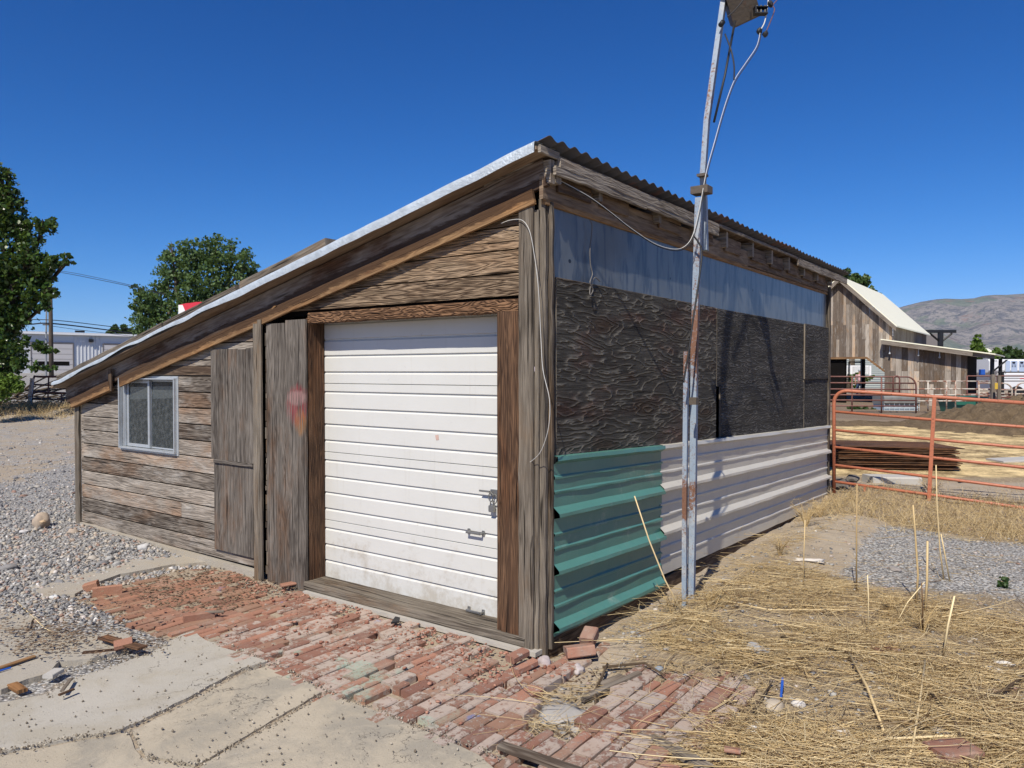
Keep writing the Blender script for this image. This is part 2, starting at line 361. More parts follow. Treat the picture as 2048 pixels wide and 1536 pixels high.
M['ropew'] = simple('twisted_wire', (.16, .15, .14), .6, .4)
M['asphaltroof'] = simple('weathered_roofing', (.20, .175, .15), .95, 0, 30, .4, .8, .01)
M['boxwood'] = simple('weathered_fixture_box', (.10, .08, .06), .7, 0, 7, .35, .4, rust=.4, rscale=6)
M['yellow'] = simple('yellow_hazard', (.60, .40, .05), .5)

def leafmat(name, a, b, trans=.3, gloss=.45):
    k = N(name); t1, t2, t3 = k.tone(); c = k.mix(t1, a, b); c = k.mix(k.m('MULTIPLY', t2, .35), c, [x * .45 for x in a])
    return k.done(c, gloss, None, spec=.4, trans=trans, transcol=k.mix(.5, c, (.22, .30, .03)))
M['leaf_cotton'] = leafmat('cottonwood_leaves', (.022, .058, .012), (.10, .16, .035), .18, .28)
M['leaf_elm'] = leafmat('elm_leaves', (.05, .105, .03), (.13, .20, .065), .3, .55)
M['leaf_far'] = leafmat('far_leaves', (.030, .070, .020), (.070, .12, .035), .3, .6)
M['leaf_bright'] = leafmat('bright_leaves', (.09, .17, .025), (.17, .26, .04), .3, .6)
M['bark'] = wood('tree_bark', (.20, .16, .12), (.05, .04, .03), (.1, .06, .03), .3, rings=6, aniso=9)
def strawmat(name, a, b, dk):
    k = N(name); t1, t2, t3 = k.tone(); c = k.mix(t1, a, b); c = k.mix(k.step(t2, .6, 1.0), c, dk)
    return k.done(c, .6, None, spec=.35, trans=.15)
M['straw'] = strawmat('dry_straw', (.60, .43, .20), (.93, .77, .46), (.20, .12, .06))
M['drygrass'] = strawmat('dry_grass_blades', (.58, .42, .20), (.82, .66, .37), (.24, .16, .08))

# black paint over rust-blue pole
def polemat():
    k = N('pale_blue_rusty_paint'); p = k.pos(); q = k.map(p, (1, 1, .35))
    c = k.mix(k.noise(p, 9, 5, .6), (.17, .25, .36), (.34, .38, .41))
    c = k.mix(k.m('MULTIPLY', k.step(k.noise(p, 3.1, 4, .6), .5, .66), .7), c, (.44, .43, .40))
    sz_ = k.n('SeparateXYZ'); k.put(sz_.inputs[0], p); zz = sz_.outputs[2]
    def band(c0, w0): return k.m('SUBTRACT', 1.0, k.step(k.m('ABSOLUTE', k.m('SUBTRACT', zz, c0)), w0 * .5, w0))
    bd = k.m('MAXIMUM', k.m('MAXIMUM', band(1.75, .55), band(.78, .16)), k.m('MULTIPLY', band(3.45, .45), .55))
    rm = k.step(k.m('ADD', k.m('ADD', k.noise(q, 2.6, 3, .5), k.m('MULTIPLY', k.noise(p, 42, 7, .8), .80)), k.m('MULTIPLY', bd, .115)), .955, 1.05); sp2 = k.m('MULTIPLY', k.step(k.noise(p, 95, 4, .7), .56, .62), k.step(k.noise(p, 6, 4, .6), .42, .56)); rm = k.m('MAXIMUM', rm, k.m('MULTIPLY', sp2, .8))
    c = k.mix(rm, c, k.mix(k.noise(p, 60, 3, .6), (.10, .045, .028), (.25, .13, .08)))
    return k.done(c, .65, k.bump(k.noise(p, 60, 4, .6), .4, .003), spec=.3)
M['pole'] = polemat()

def sheetmat(name, col, dirty, chips=(.35, .3, .25), dk=.7):
    k = N(name); p = k.pos(); c = k.mix(k.noise(k.map(p, (1, 1, 3)), 3, 5, .6), [x * .88 for x in col], [min(1, x * 1.08) for x in col])
    st = k.noise(k.map(p, (30, 30, 1.0)), 1, 4, .6)
    c = k.mix(k.m('MULTIPLY', k.step(st, .5, .8), .25), c, [x * dk for x in col])
    d = k.step(k.noise(p, 4, 8, .75), .55, .72); c = k.mix(k.m('MULTIPLY', d, dirty), c, chips)
    sp = k.step(k.noise(p, 45, 5, .7), .64, .70); c = k.mix(k.m('MULTIPLY', sp, dirty * .8), c, (.10, .06, .04))
    return k.done(c, .35, k.bump(k.noise(p, 5, 3, .5), .25, .02), spec=.5)
M['green'] = sheetmat('faded_green_sheet', (.085, .225, .185), .35, (.40, .42, .36))
M['white'] = sheetmat('white_sheet', (.54, .51, .435), .5, (.35, .31, .27), .85)
def bluesheet():
    k = N('dull_blue_galvanised_sheet'); p = k.pos()
    c = k.mix(k.noise(k.map(p, (1, 1, .5)), 2.5, 5, .6), (.065, .075, .08), (.215, .225, .225))
    m1 = k.step(k.noise(k.map(p, (4.5, 1, .9), rot=(0, .18, 0)), 2.2, 4, .62, .4), .47, .62)
    c = k.mix(k.m('MULTIPLY', m1, .85), c, (.05, .065, .09))
    m2 = k.step(k.noise(k.map(p, (24, 1, 1.2), rot=(0, .15, 0)), 1.5, 3, .6), .62, .75); c = k.mix(k.m('MULTIPLY', m2, .3), c, (.36, .38, .40))
    # nail holes in a rough grid
    sx = k.n('SeparateXYZ'); k.put(sx.inputs[0], p); cx = k.n('CombineXYZ'); k.put(cx.inputs[0], k.m('MULTIPLY', sx.outputs[0], 3.6)); k.put(cx.inputs[1], k.m('MULTIPLY', sx.outputs[2], 4.6)); v = k.vor(cx.outputs[0], 1.0, rand=.6); nh = k.m('SUBTRACT', 1.0, k.step(v, .05, .07))
    c = k.mix(nh, c, (.012, .012, .012))
    return k.done(c, .33, k.bump(k.noise(p, 2.2, 3, .5), .3, .02), metal=.15, spec=.5)
M['blue'] = bluesheet()
def glassmat():
    k = N('dusty_window_glass'); p = k.pos(); d = k.step(k.noise(p, 26, 8, .75), .35, .95)
    pr = k.n('BsdfPrincipled'); pr.inputs['Base Color'].default_value = (.02, .03, .035, 1); pr.inputs['Roughness'].default_value = .08
    df = k.n('BsdfPrincipled'); df.inputs['Base Color'].default_value = (.16, .17, .17, 1); df.inputs['Roughness'].default_value = .9
    tr = k.n('BsdfTransparent'); tr.inputs[0].default_value = (.75, .82, .85, 1)
    a = k.n('MixShader'); a.inputs[0].default_value = .45; k.nt.links.new(tr.outputs[0], a.inputs[1]); k.nt.links.new(pr.outputs[0], a.inputs[2])
    b = k.n('MixShader'); k.put(b.inputs[0], k.m('ADD', k.m('MULTIPLY', d, .75), .08)); k.nt.links.new(a.outputs[0], b.inputs[1]); k.nt.links.new(df.outputs[0], b.inputs[2])
    k.nt.links.new(b.outputs[0], k.out.inputs[0]); return k.mat
M['glass'] = glassmat()
def graffiti():     # grey plywood with red, white and yellow paint remains
    m = M['plygrey'].copy(); m.name = 'paint_marked_plywood'; nt = m.node_tree
    pr = [x for x in nt.nodes if x.type == 'BSDF_PRINCIPLED'][0]; src = pr.inputs['Base Color'].links[0].from_socket
    k = N.__new__(N); k.mat = m; k.nt = nt
    p = k.pos(); sp = k.n('SeparateXYZ'); k.put(sp.inputs[0], p); y, z = sp.outputs[1], sp.outputs[2]
    nz = k.noise(k.map(p, (14, 14, 3)), 2, 6, .75); gr = k.step(k.noise(k.map(p, (60, 60, 4)), 1, 4, .7), .36, .62)
    def blob(cy, cz, ry, rz, soft=.5):
        a = k.m('DIVIDE', k.m('SUBTRACT', y, cy), ry); b = k.m('DIVIDE', k.m('SUBTRACT', z, cz), rz)
        d = k.m('ADD', k.m('ADD', k.m('MULTIPLY', a, a), k.m('MULTIPLY', b, b)), k.m('MULTIPLY', k.m('SUBTRACT', nz, .5), 2.4))
        return k.m('MULTIPLY', k.m('SUBTRACT', 1.0, k.step(d, .5, 1.9)), gr)
    c = k.mix(k.m('MULTIPLY', blob(2.28, 1.43, .11, .14), .8), src, (.27, .035, .045))
    c = k.mix(k.m('MULTIPLY', blob(2.28, 1.49, .10, .05), .4), c, (.48, .42, .38))
    c = k.mix(k.m('MULTIPLY', blob(2.24, 1.30, .06, .09), .6), c, (.36, .15, .03))
    k.put(pr.inputs['Base Color'], c); return m
M['graf'] = graffiti()

# ------------------------------------------------------------------ terrain
CONC_EDGE = -1.155
def hgt(x, y):
    r = (x - CAM.x) * FY - (y - CAM.y) * FX; w = (x - CAM.x) * FX + (y - CAM.y) * FY
    h = 0.0
    # paved forecourt: soil a little below slab and brick tops
    fr = min(1, max(0, (.35 - x) / .4)) if y > -.1 else min(1, max(0, (.35 - x) / .6))
    near = 1 if (-6 < x < 1.5 and -4 < y < 4.5) else 0
    if near: h -= (.016 if (x < -1.2 and y < 2.0) else .045) * fr * min(1, max(0, (4.5 - y) / .8))
    h += .010 * max(0, min(x, 8)) + .012 * max(0, min(y, 6))
    sm_ = .25 if (x < -1.0 and -1.2 < y < 4.5) else 1.0
    h += sm_ * .022 * noise.noise(Vector((x * .9, y * .9, 3))) + sm_ * .012 * noise.noise(Vector((x * 3.1, y * 3.1, 7)))
    if -2 < x < 9 and -6 < y < .3:      # dirt thrown up beside the metal wall, hollow right against it
        h += .06 * math.exp(-((y + .62) / .28) ** 2) * min(1, max(0, (x - .1) * 1.5)) * (1 if x < 7.2 else max(0, 1 - (x - 7.2)))
        h -= .07 * math.exp(-((y + .05) / .17) ** 2) * min(1, max(0, (x + .1) * 3)) * (1 if x < 6.5 else 0)
        h += .018 * noise.noise(Vector((x * 6, y * 6, 1)))
    if 0 < x < 6 and y < -1: h -= .02
    if w > 14:
        # corral gently level on the right; on the left the ground climbs behind a low berm
        lf = min(1, max(0, (-r - 4) / 6))
        h += lf * (.32 * math.exp(-((w - 25.5) / 1.6) ** 2) + .10 * noise.noise(Vector((x * 1.5, y * 1.5, 5))) * math.exp(-((w - 25.5) / 2.5) ** 2))
        h += lf * max(0, min(1, (w - 34) / 40)) * 1.35
    if x < -1.16 and x > -5 and -3 < y < 2.6 and (y > -.6 - (x + 1.16) * -.9 or y > -.9): h = min(h, -.016 + .004 * noise.noise(Vector((x * 5, y * 5, 2))))
    return h
def axis(lo, hi, step, far, g=1.16):
    a = list(np.arange(lo, hi, step)); s = step; p = hi; out = [p]
    while p < far: s *= g; p += s; out.append(p)
    s = step; p = lo; low = []
    while p > -far: s *= g; p -= s; low.append(p)
    return low[::-1] + a + out
xs = axis(-3.2, 8.5, .07, 4600); ys = axis(-4.6, 6.6, .07, 4600)
V = np.zeros((len(xs), len(ys), 3)); zone = np.zeros((len(xs), len(ys), 3))
def sst(a, b, t):
    if a == b: return float(t > a)
    t = min(1, max(0, (t - a) / (b - a))); return t * t * (3 - 2 * t)
for i, x in enumerate(xs):
    for j, y in enumerate(ys):
        V[i, j] = (x, y, hgt(x, y))
        r = (x - CAM.x) * FY - (y - CAM.y) * FX; w = (x - CAM.x) * FX + (y - CAM.y) * FY
        nz = noise.noise(Vector((x * .8, y * .8, 11))) * .5
        # gravel: grey stones left of the shed, and the grey gravel strip on the right
        g1 = sst(3.6, 4.3, y + nz) * (1 - sst(9, 12, y + nz * 3)) if x > -4 and x < 3 else 0
        g1 = max(g1, .46 * sst(9, 12, y + nz * 3) * (1 - sst(24, 27, w)) if y > 8 else 0)
        g1 = max(g1, .6 * (sst(1.2, 2, y) if x < -1.2 and y < 6 else 0))
        g2 = sst(2.0, 3.0, x + nz) * (1 - sst(4.9, 5.4, x + nz * .6)) * sst(.8, 1.2, -y - nz * .3) if y < 0 else 0
        # straw-coloured litter
        s1 = (sst(-.6, .1, x) if x < 2 else 1 - sst(2.4, 3.2, x + nz)) * sst(.25, .6, -y + nz * .2) if y < 0 and x < 4 else 0
        s1 = max(s1, sst(4.9, 5.4, x + nz * .6) * (1 - sst(7.2, 7.8, x)) * (1 if y < .2 else 0))
        s2 = sst(7.4, 9, x) * sst(-1, 1, r) * (1 - sst(22, 25, w + nz * 4)) * sst(10.5, 12, w)
        s1 = max(s1, 2 * s2)
        lf_ = sst(4, 8, -r)
        b1 = sst(23.5, 25, w + nz * 2) * (1 - sst(45, 60, w)) * sst(1, 3, r)
        b1 = max(b1, 1.25 * lf_ * sst(26.4, 27.2, w) * (1 - sst(33, 36, w))); g3 = lf_ * sst(34, 38, w)  # left part: tree shade painted as darker soil beyond the gate
        zone[i, j] = (max(g1, g2 * .9, g3), s1, b1)
nx, ny = len(xs), len(ys)
idx = np.arange(nx * ny).reshape(nx, ny)
Fq = np.stack([idx[:-1, :-1], idx[1:, :-1], idx[1:, 1:], idx[:-1, 1:]], -1).reshape(-1, 4)
def groundmat():
    k = N('dirt_gravel_ground'); p = k.pos(); a = k.attr('tone'); sp = k.n('SeparateColor'); k.put(sp.inputs[0], a)
    gz, sz, bz = sp.outputs
    big = k.noise(p, .7, 6, .6); mid = k.noise(p, 4, 6, .65); fine = k.noise(p, 60, 5, .7)
    dirt = k.mix(mid, (.27, .215, .15), (.45, .375, .28)); dirt = k.mix(k.m('MULTIPLY', k.step(fine, .45, .75), .4), dirt, (.15, .115, .08))
    dirt = k.mix(k.m('MULTIPLY', k.step(big, .45, .65), .5), dirt, (.42, .36, .28))
    # pebbles by cells at two sizes
    def peb(scale):
        t = k.n('TexVoronoi', feature='F1'); k.put(t.inputs['Vector'], k.map(p, (1, 1, .3))); k.put(t.inputs['Scale'], scale)
        s2 = k.n('SeparateColor'); k.put(s2.inputs[0], t.outputs['Color']); return t.outputs['Distance'], s2.outputs[0], s2.outputs[1]
    d1, c1, c2 = peb(48); d2, e1, e2 = peb(20)
    g = k.mix(c1, (.25, .245, .235), (.55, .54, .51)); g = k.mix(k.m('MULTIPLY', k.step(c2, .8, .9), .7), g, (.42, .32, .22)); g = k.mix(k.m('MULTIPLY', k.step(c2, .93, .95), .8), g, (.62, .6, .56))
    g = k.mix(k.m('MULTIPLY', k.step(d1, .40, .68), .8), g, (.12, .11, .10))
    gm = k.step(k.m('ADD', gz, k.m('MULTIPLY', k.m('SUBTRACT', mid, .5), .9)), .35, .6)
    # straw litter: criss-cross fibres
    f1 = k.noise(k.map(p, (7, 90, 1), rot=(0, 0, .9)), 1, 4, .7, .6); f2 = k.noise(k.map(p, (8, 80, 1), rot=(0, 0, -.5)), 1, 4, .7, .6); f3 = k.noise(k.map(p, (9, 75, 1), rot=(0, 0, 2.0)), 1, 4, .7, .6)
    fm = k.m('MAXIMUM', k.m('MAXIMUM', f1, f2), f3)
    st = k.ramp(fm, [(.45, (.12, .085, .05)), (.57, (.36, .265, .15)), (.66, (.60, .48, .27)), (.78, (.76, .64, .40))])
    sm = k.step(k.m('ADD', sz, k.m('MULTIPLY', k.m('SUBTRACT', mid, .5), .8)), .35, .65)
    col = k.mix(gm, dirt, g); col = k.mix(sm, col, k.mix(.5, st, k.mix(.12, dirt, (.10, .07, .045))))
    gold = k.mix(k.step(k.noise(p, 1.6, 9, .8), .36, .64), (.20, .14, .07), (.86, .66, .34)); col = k.mix(k.step(sz, 1.1, 1.8), col, gold)
    col = k.mix(k.m('MULTIPLY', bz, .75), col, k.mix(mid, (.08, .05, .032), (.22, .155, .10)))
    # scattered stones on the dirt
    dm = k.m('MULTIPLY', k.m('SUBTRACT', 1.0, k.step(d2, .18, .30)), k.step(e1, .62, .66)); dm = k.m('MULTIPLY', dm, k.m('SUBTRACT', 1.0, sm))
    col = k.mix(dm, col, k.mix(e2, (.25, .23, .21), (.50, .47, .42)))
    h = k.m('ADD', k.m('MULTIPLY', k.m('SUBTRACT', 1.0, d1), k.m('ADD', k.m('MULTIPLY', gm, .8), .15)), k.m('MULTIPLY', fine, .6))
    h = k.m('ADD', h, k.m('MULTIPLY', fm, k.m('MULTIPLY', sm, 1.2))); h = k.m('ADD', h, k.m('MULTIPLY', dm, .7))
    return k.done(col, .95, k.bump(h, .8, .018), spec=.15)
M['ground'] = groundmat()
loopt = zone.reshape(-1, 3)[Fq.ravel()]
g = bulkmesh('ground', V.reshape(-1, 3), Fq, loopt, M['ground'], True); tag(g, kind='structure')

def concmat(name, a, b, stain):
    k = N(name); p = k.pos(); c = k.mix(k.noise(p, 2.2, 6, .62), a, b)
    c = k.mix(k.m('MULTIPLY', k.step(k.noise(p, 1.9, 8, .72, .6), .44, .62), .85), c, stain); c = k.mix(k.m('MULTIPLY', k.step(k.noise(k.map(p, (1, 1, 1), (2, 7, 0)), 3.1, 8, .75, .3), .55, .72), .45), c, (.23, .19, .14)); c = k.mix(k.m('MULTIPLY', k.noise(p, 260, 3, .8), .22), c, (.10, .09, .07))
    sp = k.noise(p, 130, 4, .75); c = k.mix(k.m('MULTIPLY', k.step(sp, .55, .75), .35), c, (.13, .115, .095)); c = k.mix(k.m('MULTIPLY', k.step(sp, .25, .40), .0), c, (1, 1, 1))
    v = k.vor(p, 70); pit = k.m('MULTIPLY', k.m('SUBTRACT', 1.0, k.step(v, .10, .2)), k.step(k.noise(p, 9, 3, .6), .5, .62)); c = k.mix(k.m('MULTIPLY', pit, .7), c, (.12, .11, .10))
    w = k.step(k.noise(k.map(p, (1, 1, 1), (4, 4, 0)), 16, 6, .7), .6, .75); c = k.mix(k.m('MULTIPLY', w, .25), c, (.56, .53, .47))
    ms = k.noise(k.map(p, (1, 1, 1), (9, 2, 0)), 1.1, 3, .6)
    mc = k.n('TexNoise'); k.put(mc.inputs['Vector'], k.map(p, (1, 1, 1), rot=(0, 0, .5))); mc.inputs['Scale'].default_value = 1.7; mc.inputs['Detail'].default_value = 6; mc.inputs['Roughness'].default_value = .6
    cr = k.m('SUBTRACT', 1.0, k.step(k.m('ABSOLUTE', k.m('SUBTRACT', mc.outputs[0], .5)), .0008, .0032)); cr = k.m('MULTIPLY', cr, k.step(ms, .52, .6))
    c = k.mix(k.m('MULTIPLY', cr, .75), c, (.08, .07, .06))
    h = k.m('SUBTRACT', k.m('SUBTRACT', k.noise(p, 90, 5, .7), k.m('MULTIPLY', pit, 1.0)), k.m('MULTIPLY', cr, 1.5))
    return k.done(c, .9, k.bump(k.m('ADD', h, k.m('MULTIPLY', k.noise(p, 9, 4, .6), 1.5)), .5, .006), spec=.2)
M['concA'] = concmat('grey_slab_concrete', (.36, .335, .28), (.53, .495, .43), (.40, .36, .285))
M['concB'] = concmat('tan_slab_concrete', (.37, .32, .235), (.55, .48, .37), (.32, .29, .235))
M['concE'] = concmat('broken_slab_concrete', (.34, .31, .26), (.46, .42, .35), (.40, .35, .27))
def slab(name, pix, mat, top=0.0, thick=.09, rough=.018, tilt=0.0):
    P = [GP(a, b, top) for a, b in pix]; Q = []
    for i in range(len(P)):
        a = P[i]; b = P[(i + 1) % len(P)]; L = (b - a).length; n = max(1, int(L / .035))
        for q in range(n):
            p = a.lerp(b, q / n); Q.append(Vector((p.x + rough * noise.noise(p * 9), p.y + rough * noise.noise(p * 9 + Vector((7, 7, 7))), p.z)))
    bm = bmesh.new(); vs = [bm.verts.new((p.x, p.y, top)) for p in Q]; fc = bm.faces.new(vs)
    if fc.normal.z < 0: fc.normal_flip()
    r = bmesh.ops.extrude_face_region(bm, geom=[fc]); low = [v for v in r['geom'] if isinstance(v, bmesh.types.BMVert)]
    c = sum(Q, Vector()) / len(Q)
    for v in low: v.co.z = top
    for v in bm.verts:
        if v in low: pass
    # top ring inset a touch so that the broken edge catches light
    for v in vs: v.co.z = top - thick; v.co.x += (v.co.x - c.x) * .01; v.co.y += (v.co.y - c.y) * .01
    bmesh.ops.triangulate(bm, faces=[f for f in bm.faces if len(f.verts) > 4])
    bmesh.ops.recalc_face_normals(bm, faces=bm.faces)
    me = bpy.data.meshes.new(name); bm.to_mesh(me); bm.free(); me.materials.append(mat)
    o = bpy.data.objects.new(name, me); COL.objects.link(o); tag(o, kind='structure'); return o
slab('concrete_slab', [(-250, 1440), (0, 1405), (95, 1388), (160, 1352), (215, 1335), (300, 1306), (365, 1268), (385, 1262), (430, 1290), (536, 1322), (483, 1336), (341, 1413), (241, 1458), (0, 1504), (-250, 1560)], M['concA'], .0)
slab('concrete_slab', [(542, 1330), (590, 1350), (650, 1380), (412, 1516), (390, 1528), (294, 1512), (264, 1460), (346, 1422), (487, 1345)], M['concB'], -.004)
slab('concrete_slab', [(658, 1387), (740, 1417), (860, 1464), (955, 1508), (1040, 1580), (1150, 1800), (150, 1800), (330, 1600), (412, 1524)], M['concB'], -.002, rough=.006)
slab('concrete_slab', [(-250, 1568), (0, 1512), (241, 1466), (256, 1464), (284, 1514), (388, 1534), (320, 1600), (140, 1800), (-300, 1800)], M['concB'], -.007)
slab('concrete_slab', [(-250, 1310), (0, 1262), (110, 1262), (150, 1272), (240, 1262), (262, 1275), (245, 1300), (180, 1318), (120, 1322), (95, 1345), (0, 1378), (-250, 1425)], M['concE'], .012)
slab('concrete_slab', [(-200, 1225), (0, 1222), (70, 1232), (60, 1252), (-200, 1265)], M['concE'], .01)
slab('concrete_apron', [(50, 1168), (95, 1146), (200, 1128), (300, 1110), (380, 1085), (440, 1078), (500, 1108), (530, 1136), (440, 1122), (350, 1128), (240, 1148), (185, 1168), (150, 1188), (90, 1190)], M['concE'], .02)

# ------------------------------------------------------------------ brick paving
def brickmat():
    k = N('worn_painted_brick'); p = k.pos(); t1, t2, t3 = k.tone()
    c = k.mix(t1, (.16, .065, .045), (.44, .20, .125)); c = k.mix(k.m('MULTIPLY', k.step(t2, .6, .9), .6), c, (.30, .19, .12))
    c = k.mix(k.m('MULTIPLY', k.noise(p, 30, 5, .7), .5), c, (.13, .055, .045))
    # old paint and lime: thickest towards the middle of the forecourt, scraps of green and blue
    sp = k.n('SeparateXYZ'); k.put(sp.inputs[0], p); yy = sp.outputs[1]; xx = sp.outputs[0]
    gain = k.m('SUBTRACT', 1.0, k.step(yy, 1.2, 2.6)); gx = k.m('MULTIPLY', k.step(yy, -.3, .1), k.m('SUBTRACT', 1.0, k.step(xx, -.75, -.35)))
    wn = k.m('ADD', k.noise(p, 22, 7, .75), k.m('MULTIPLY', k.m('SUBTRACT', t3, .5), .22))
    wm = k.step(k.m('ADD', wn, k.m('MULTIPLY', k.m('SUBTRACT', gain, .72), .20)), .50, .60)
    c = k.mix(k.m('MULTIPLY', wm, .72), c, k.mix(k.noise(p, 4, 3, .6), (.40, .33, .27), (.54, .51, .45)))
    gm = k.m('MULTIPLY', k.step(k.m('ADD', k.noise(k.map(p, (1, 1, 1), (3, 8, 0)), 3.0, 3, .6), k.m('MULTIPLY', k.m('SUBTRACT', t2, .5), .25)), .60, .66), k.step(k.noise(p, 40, 5, .7), .38, .5)); gm = k.m('MULTIPLY', k.m('MULTIPLY', gm, gain), gx)
    c = k.mix(k.m('MULTIPLY', gm, .6), c, (.30, .48, .38))
    bm_ = k.m('MULTIPLY', k.step(k.noise(k.map(p, (1, 1, 1), (13, 2, 0)), 2.6, 4, .6), .66, .70), k.step(k.noise(p, 40, 5, .7), .4, .55))
    c = k.mix(k.m('MULTIPLY', bm_, .6), c, (.10, .20, .50))
    du = k.step(k.noise(p, 3.0, 6, .65), .48, .7); c = k.mix(k.m('ADD', k.m('MULTIPLY', du, .5), .16), c, (.38, .29, .225)); c = k.mix(k.m('MULTIPLY', k.step(yy, 1.6, 3.0), .25), c, (.36, .20, .11))
    return k.done(c, .92, k.bump(k.m('ADD', k.noise(p, 45, 6, .7), k.m('MULTIPLY', wm, .5)), .7, .005), spec=.15)
M['brick'] = brickmat()
def inpoly(x, y, P):
    c = False; n = len(P)
    for i in range(n):
        x1, y1 = P[i]; x2, y2 = P[i - 1]
        if (y1 > y) != (y2 > y) and x < (x2 - x1) * (y - y1) / (y2 - y1) + x1: c = not c
    return c
def gxy(L): return [tuple(GP(a, b)[:2]) for a, b in L]
PAV = [[(-1.15, -.62), (-1.15, 2.1), (-1.14, 2.9), (-1.08, 3.36), (-.75, 3.45), (-.3, 3.55), (-.02, 3.3), (-.02, -.02), (.0, -.25), (-.25, -.32), (-.75, -.40)],
       gxy([(1250, 1325), (1370, 1310), (1510, 1365), (1500, 1405), (1440, 1430), (1405, 1475), (1190, 1500), (1150, 1440), (1230, 1380)]),
       gxy([(1040, 1470), (1180, 1455), (1330, 1500), (1450, 1600), (1000, 1640)]),
       gxy([(1100, 1330), (1170, 1285), (1230, 1290), (1200, 1320), (1130, 1345)])]
HOLES = [(-.12, 1.6, .10), (-.18, 2.35, .15), (-.2, .12, .16), (-.25, .72, .10), (-.15, 2.75, .12), (-.45, .05, .1), (-.62, .9, .05)]
mb = MB(); y = -1.9
while y < 3.7:
    edge = random.random() < (.75 if y > 1.6 else .4)
    wd = .062 if edge else .098
    x = -1.9 - random.random() * .2
    while x < .6:
        L = .2; cx, cy = x + L / 2, y + wd / 2
        if any(inpoly(cx + .03, cy, P) for P in PAV) and random.random() > .02:
            h = any((cx - hx) ** 2 + (cy - hy) ** 2 < hr * hr for hx, hy, hr in HOLES)
            if not h:
                dz = random.gauss(0, .0022) + (.004 if (y > 2.2 and x < -.6) else 0)
                a = random.gauss(0, .02); u = Vector((math.cos(a), math.sin(a), random.gauss(0, .005))); v = Vector((-math.sin(a), math.cos(a), random.gauss(0, .010)))
                LL = L - random.uniform(.008, .02) if random.random() > .15 else L * random.uniform(.4, .8)
                mb.bar((x, y, -.062 + dz), u, v, u.cross(v), LL, wd - random.uniform(.006, .012), .06, 3, .005, .007)
        x += L
    y += wd
o = mb.build('brick_paving', M['brick']); tag(o, kind='structure')

# ------------------------------------------------------------------ THE SHED
shed = thing('shed', 'weathered lean-to shed with white overhead door, black plywood and metal sheets on its side wall', 'shed')
SL = .2326                                     # roof slope
def ztop(y): return 2.740 - SL * y            # underside line of the golden trim board
# --- siding boards (front wall), backing panel behind them
sid = MB(); rows = [.065 + .1446 * i for i in range(19)]
def add_row(mbx, y0, y1, z0, z1):
    """one lap of siding from y0 to y1, clipped by the roof line"""
    while y0 < y1 - .01:
        ye = min(y1, y0 + random.choice([1.2, 2.4, 3.2, 9])); 
        if y1 - ye < .3: ye = y1
        # clip length where the board top would pass the roof line
        ymax = (2.740 - z0) / SL + .0
        yy = min(ye, ymax)
        if yy - y0 > .02:
            zt1 = min(z1, ztop(y0) + .03); zt2 = min(z1, ztop(yy) + .03)
            tone = (random.random(), random.random(), random.random())
            L = yy - y0
            if abs(zt1 - zt2) < 1e-4 and zt1 >= z1 - 1e-4:
                mbx.bar((0.018, y0, z0 + .003), Y, Z, -X, L - .002, z1 - z0 - .009, .02, max(1, int(L / .25)), .0015, .004, tone)
            else:
                z0_ = z0 + .003; P = [Vector((-.002, y0, z0_)), Vector((-.002, yy, z0_)), Vector((-.002, yy, max(z0_ + .004, zt2 - .006)))]
                yk = (2.740 + .03 - z1) / SL
                if y0 < yk < yy: P.append(Vector((-.002, yk, z1 - .006)))
                P.append(Vector((-.002, y0, max(z0_ + .004, min(z1, zt1) - .006))))
                mbx.prism(P, (.02, 0, 0), tone)
        y0 = ye
for i, z0 in enumerate(rows):
    z1 = z0 + .1446
    if z0 < 2.07:
        if z1 < .94 or z0 > 1.63: add_row(sid, 2.79, 5.93, z0, z1)
        else:
            add_row(sid, 2.79, 4.05, z0, z1); add_row(sid, 5.06, 5.93, z0, z1)
sid.build('siding', M['siding'], shed)
gab = MB()
for z0 in [2.166, 2.3106, 2.4552, 2.60]:
    add_row(gab, .165, 4.6, z0, z0 + .1446)
gab.build('gable_siding', M['gable'], shed, label='brown rough-sawn boards above the white door')
bk = MB(); P = [Vector((.03, 2.19, .03)), Vector((.03, 5.95, .03)), Vector((.03, 5.95, ztop(5.95) + .08)), Vector((.03, 2.19, ztop(2.19) + .08))]
bk.prism([Vector((.03, 2.6, .03)), Vector((.03, 4.05, .03)), Vector((.03, 4.05, ztop(4.05) + .08)), Vector((.03, 2.6, ztop(2.6) + .08))], (.02, 0, 0))
bk.prism([Vector((.03, 4.05, .03)), Vector((.03, 5.06, .03)), Vector((.03, 5.06, .93)), Vector((.03, 4.05, .93))], (.02, 0, 0))
bk.prism([Vector((.03, 5.06, .03)), Vector((.03, 5.95, .03)), Vector((.03, 5.95, ztop(5.95) + .08)), Vector((.03, 5.06, ztop(5.06) + .08))], (.02, 0, 0))
bk.prism([Vector((.03, 4.05, 1.64)), Vector((.03, 5.06, 1.64)), Vector((.03, 5.06, ztop(5.06) + .08)), Vector((.03, 4.05, ztop(4.05) + .08))], (.02, 0, 0))
bk.prism([Vector((.03, .0, 2.13)), Vector((.03, 2.6, 2.13)), Vector((.03, 2.6, ztop(2.6) + .08)), Vector((.03, .0, ztop(0) + .08))], (.02, 0, 0))
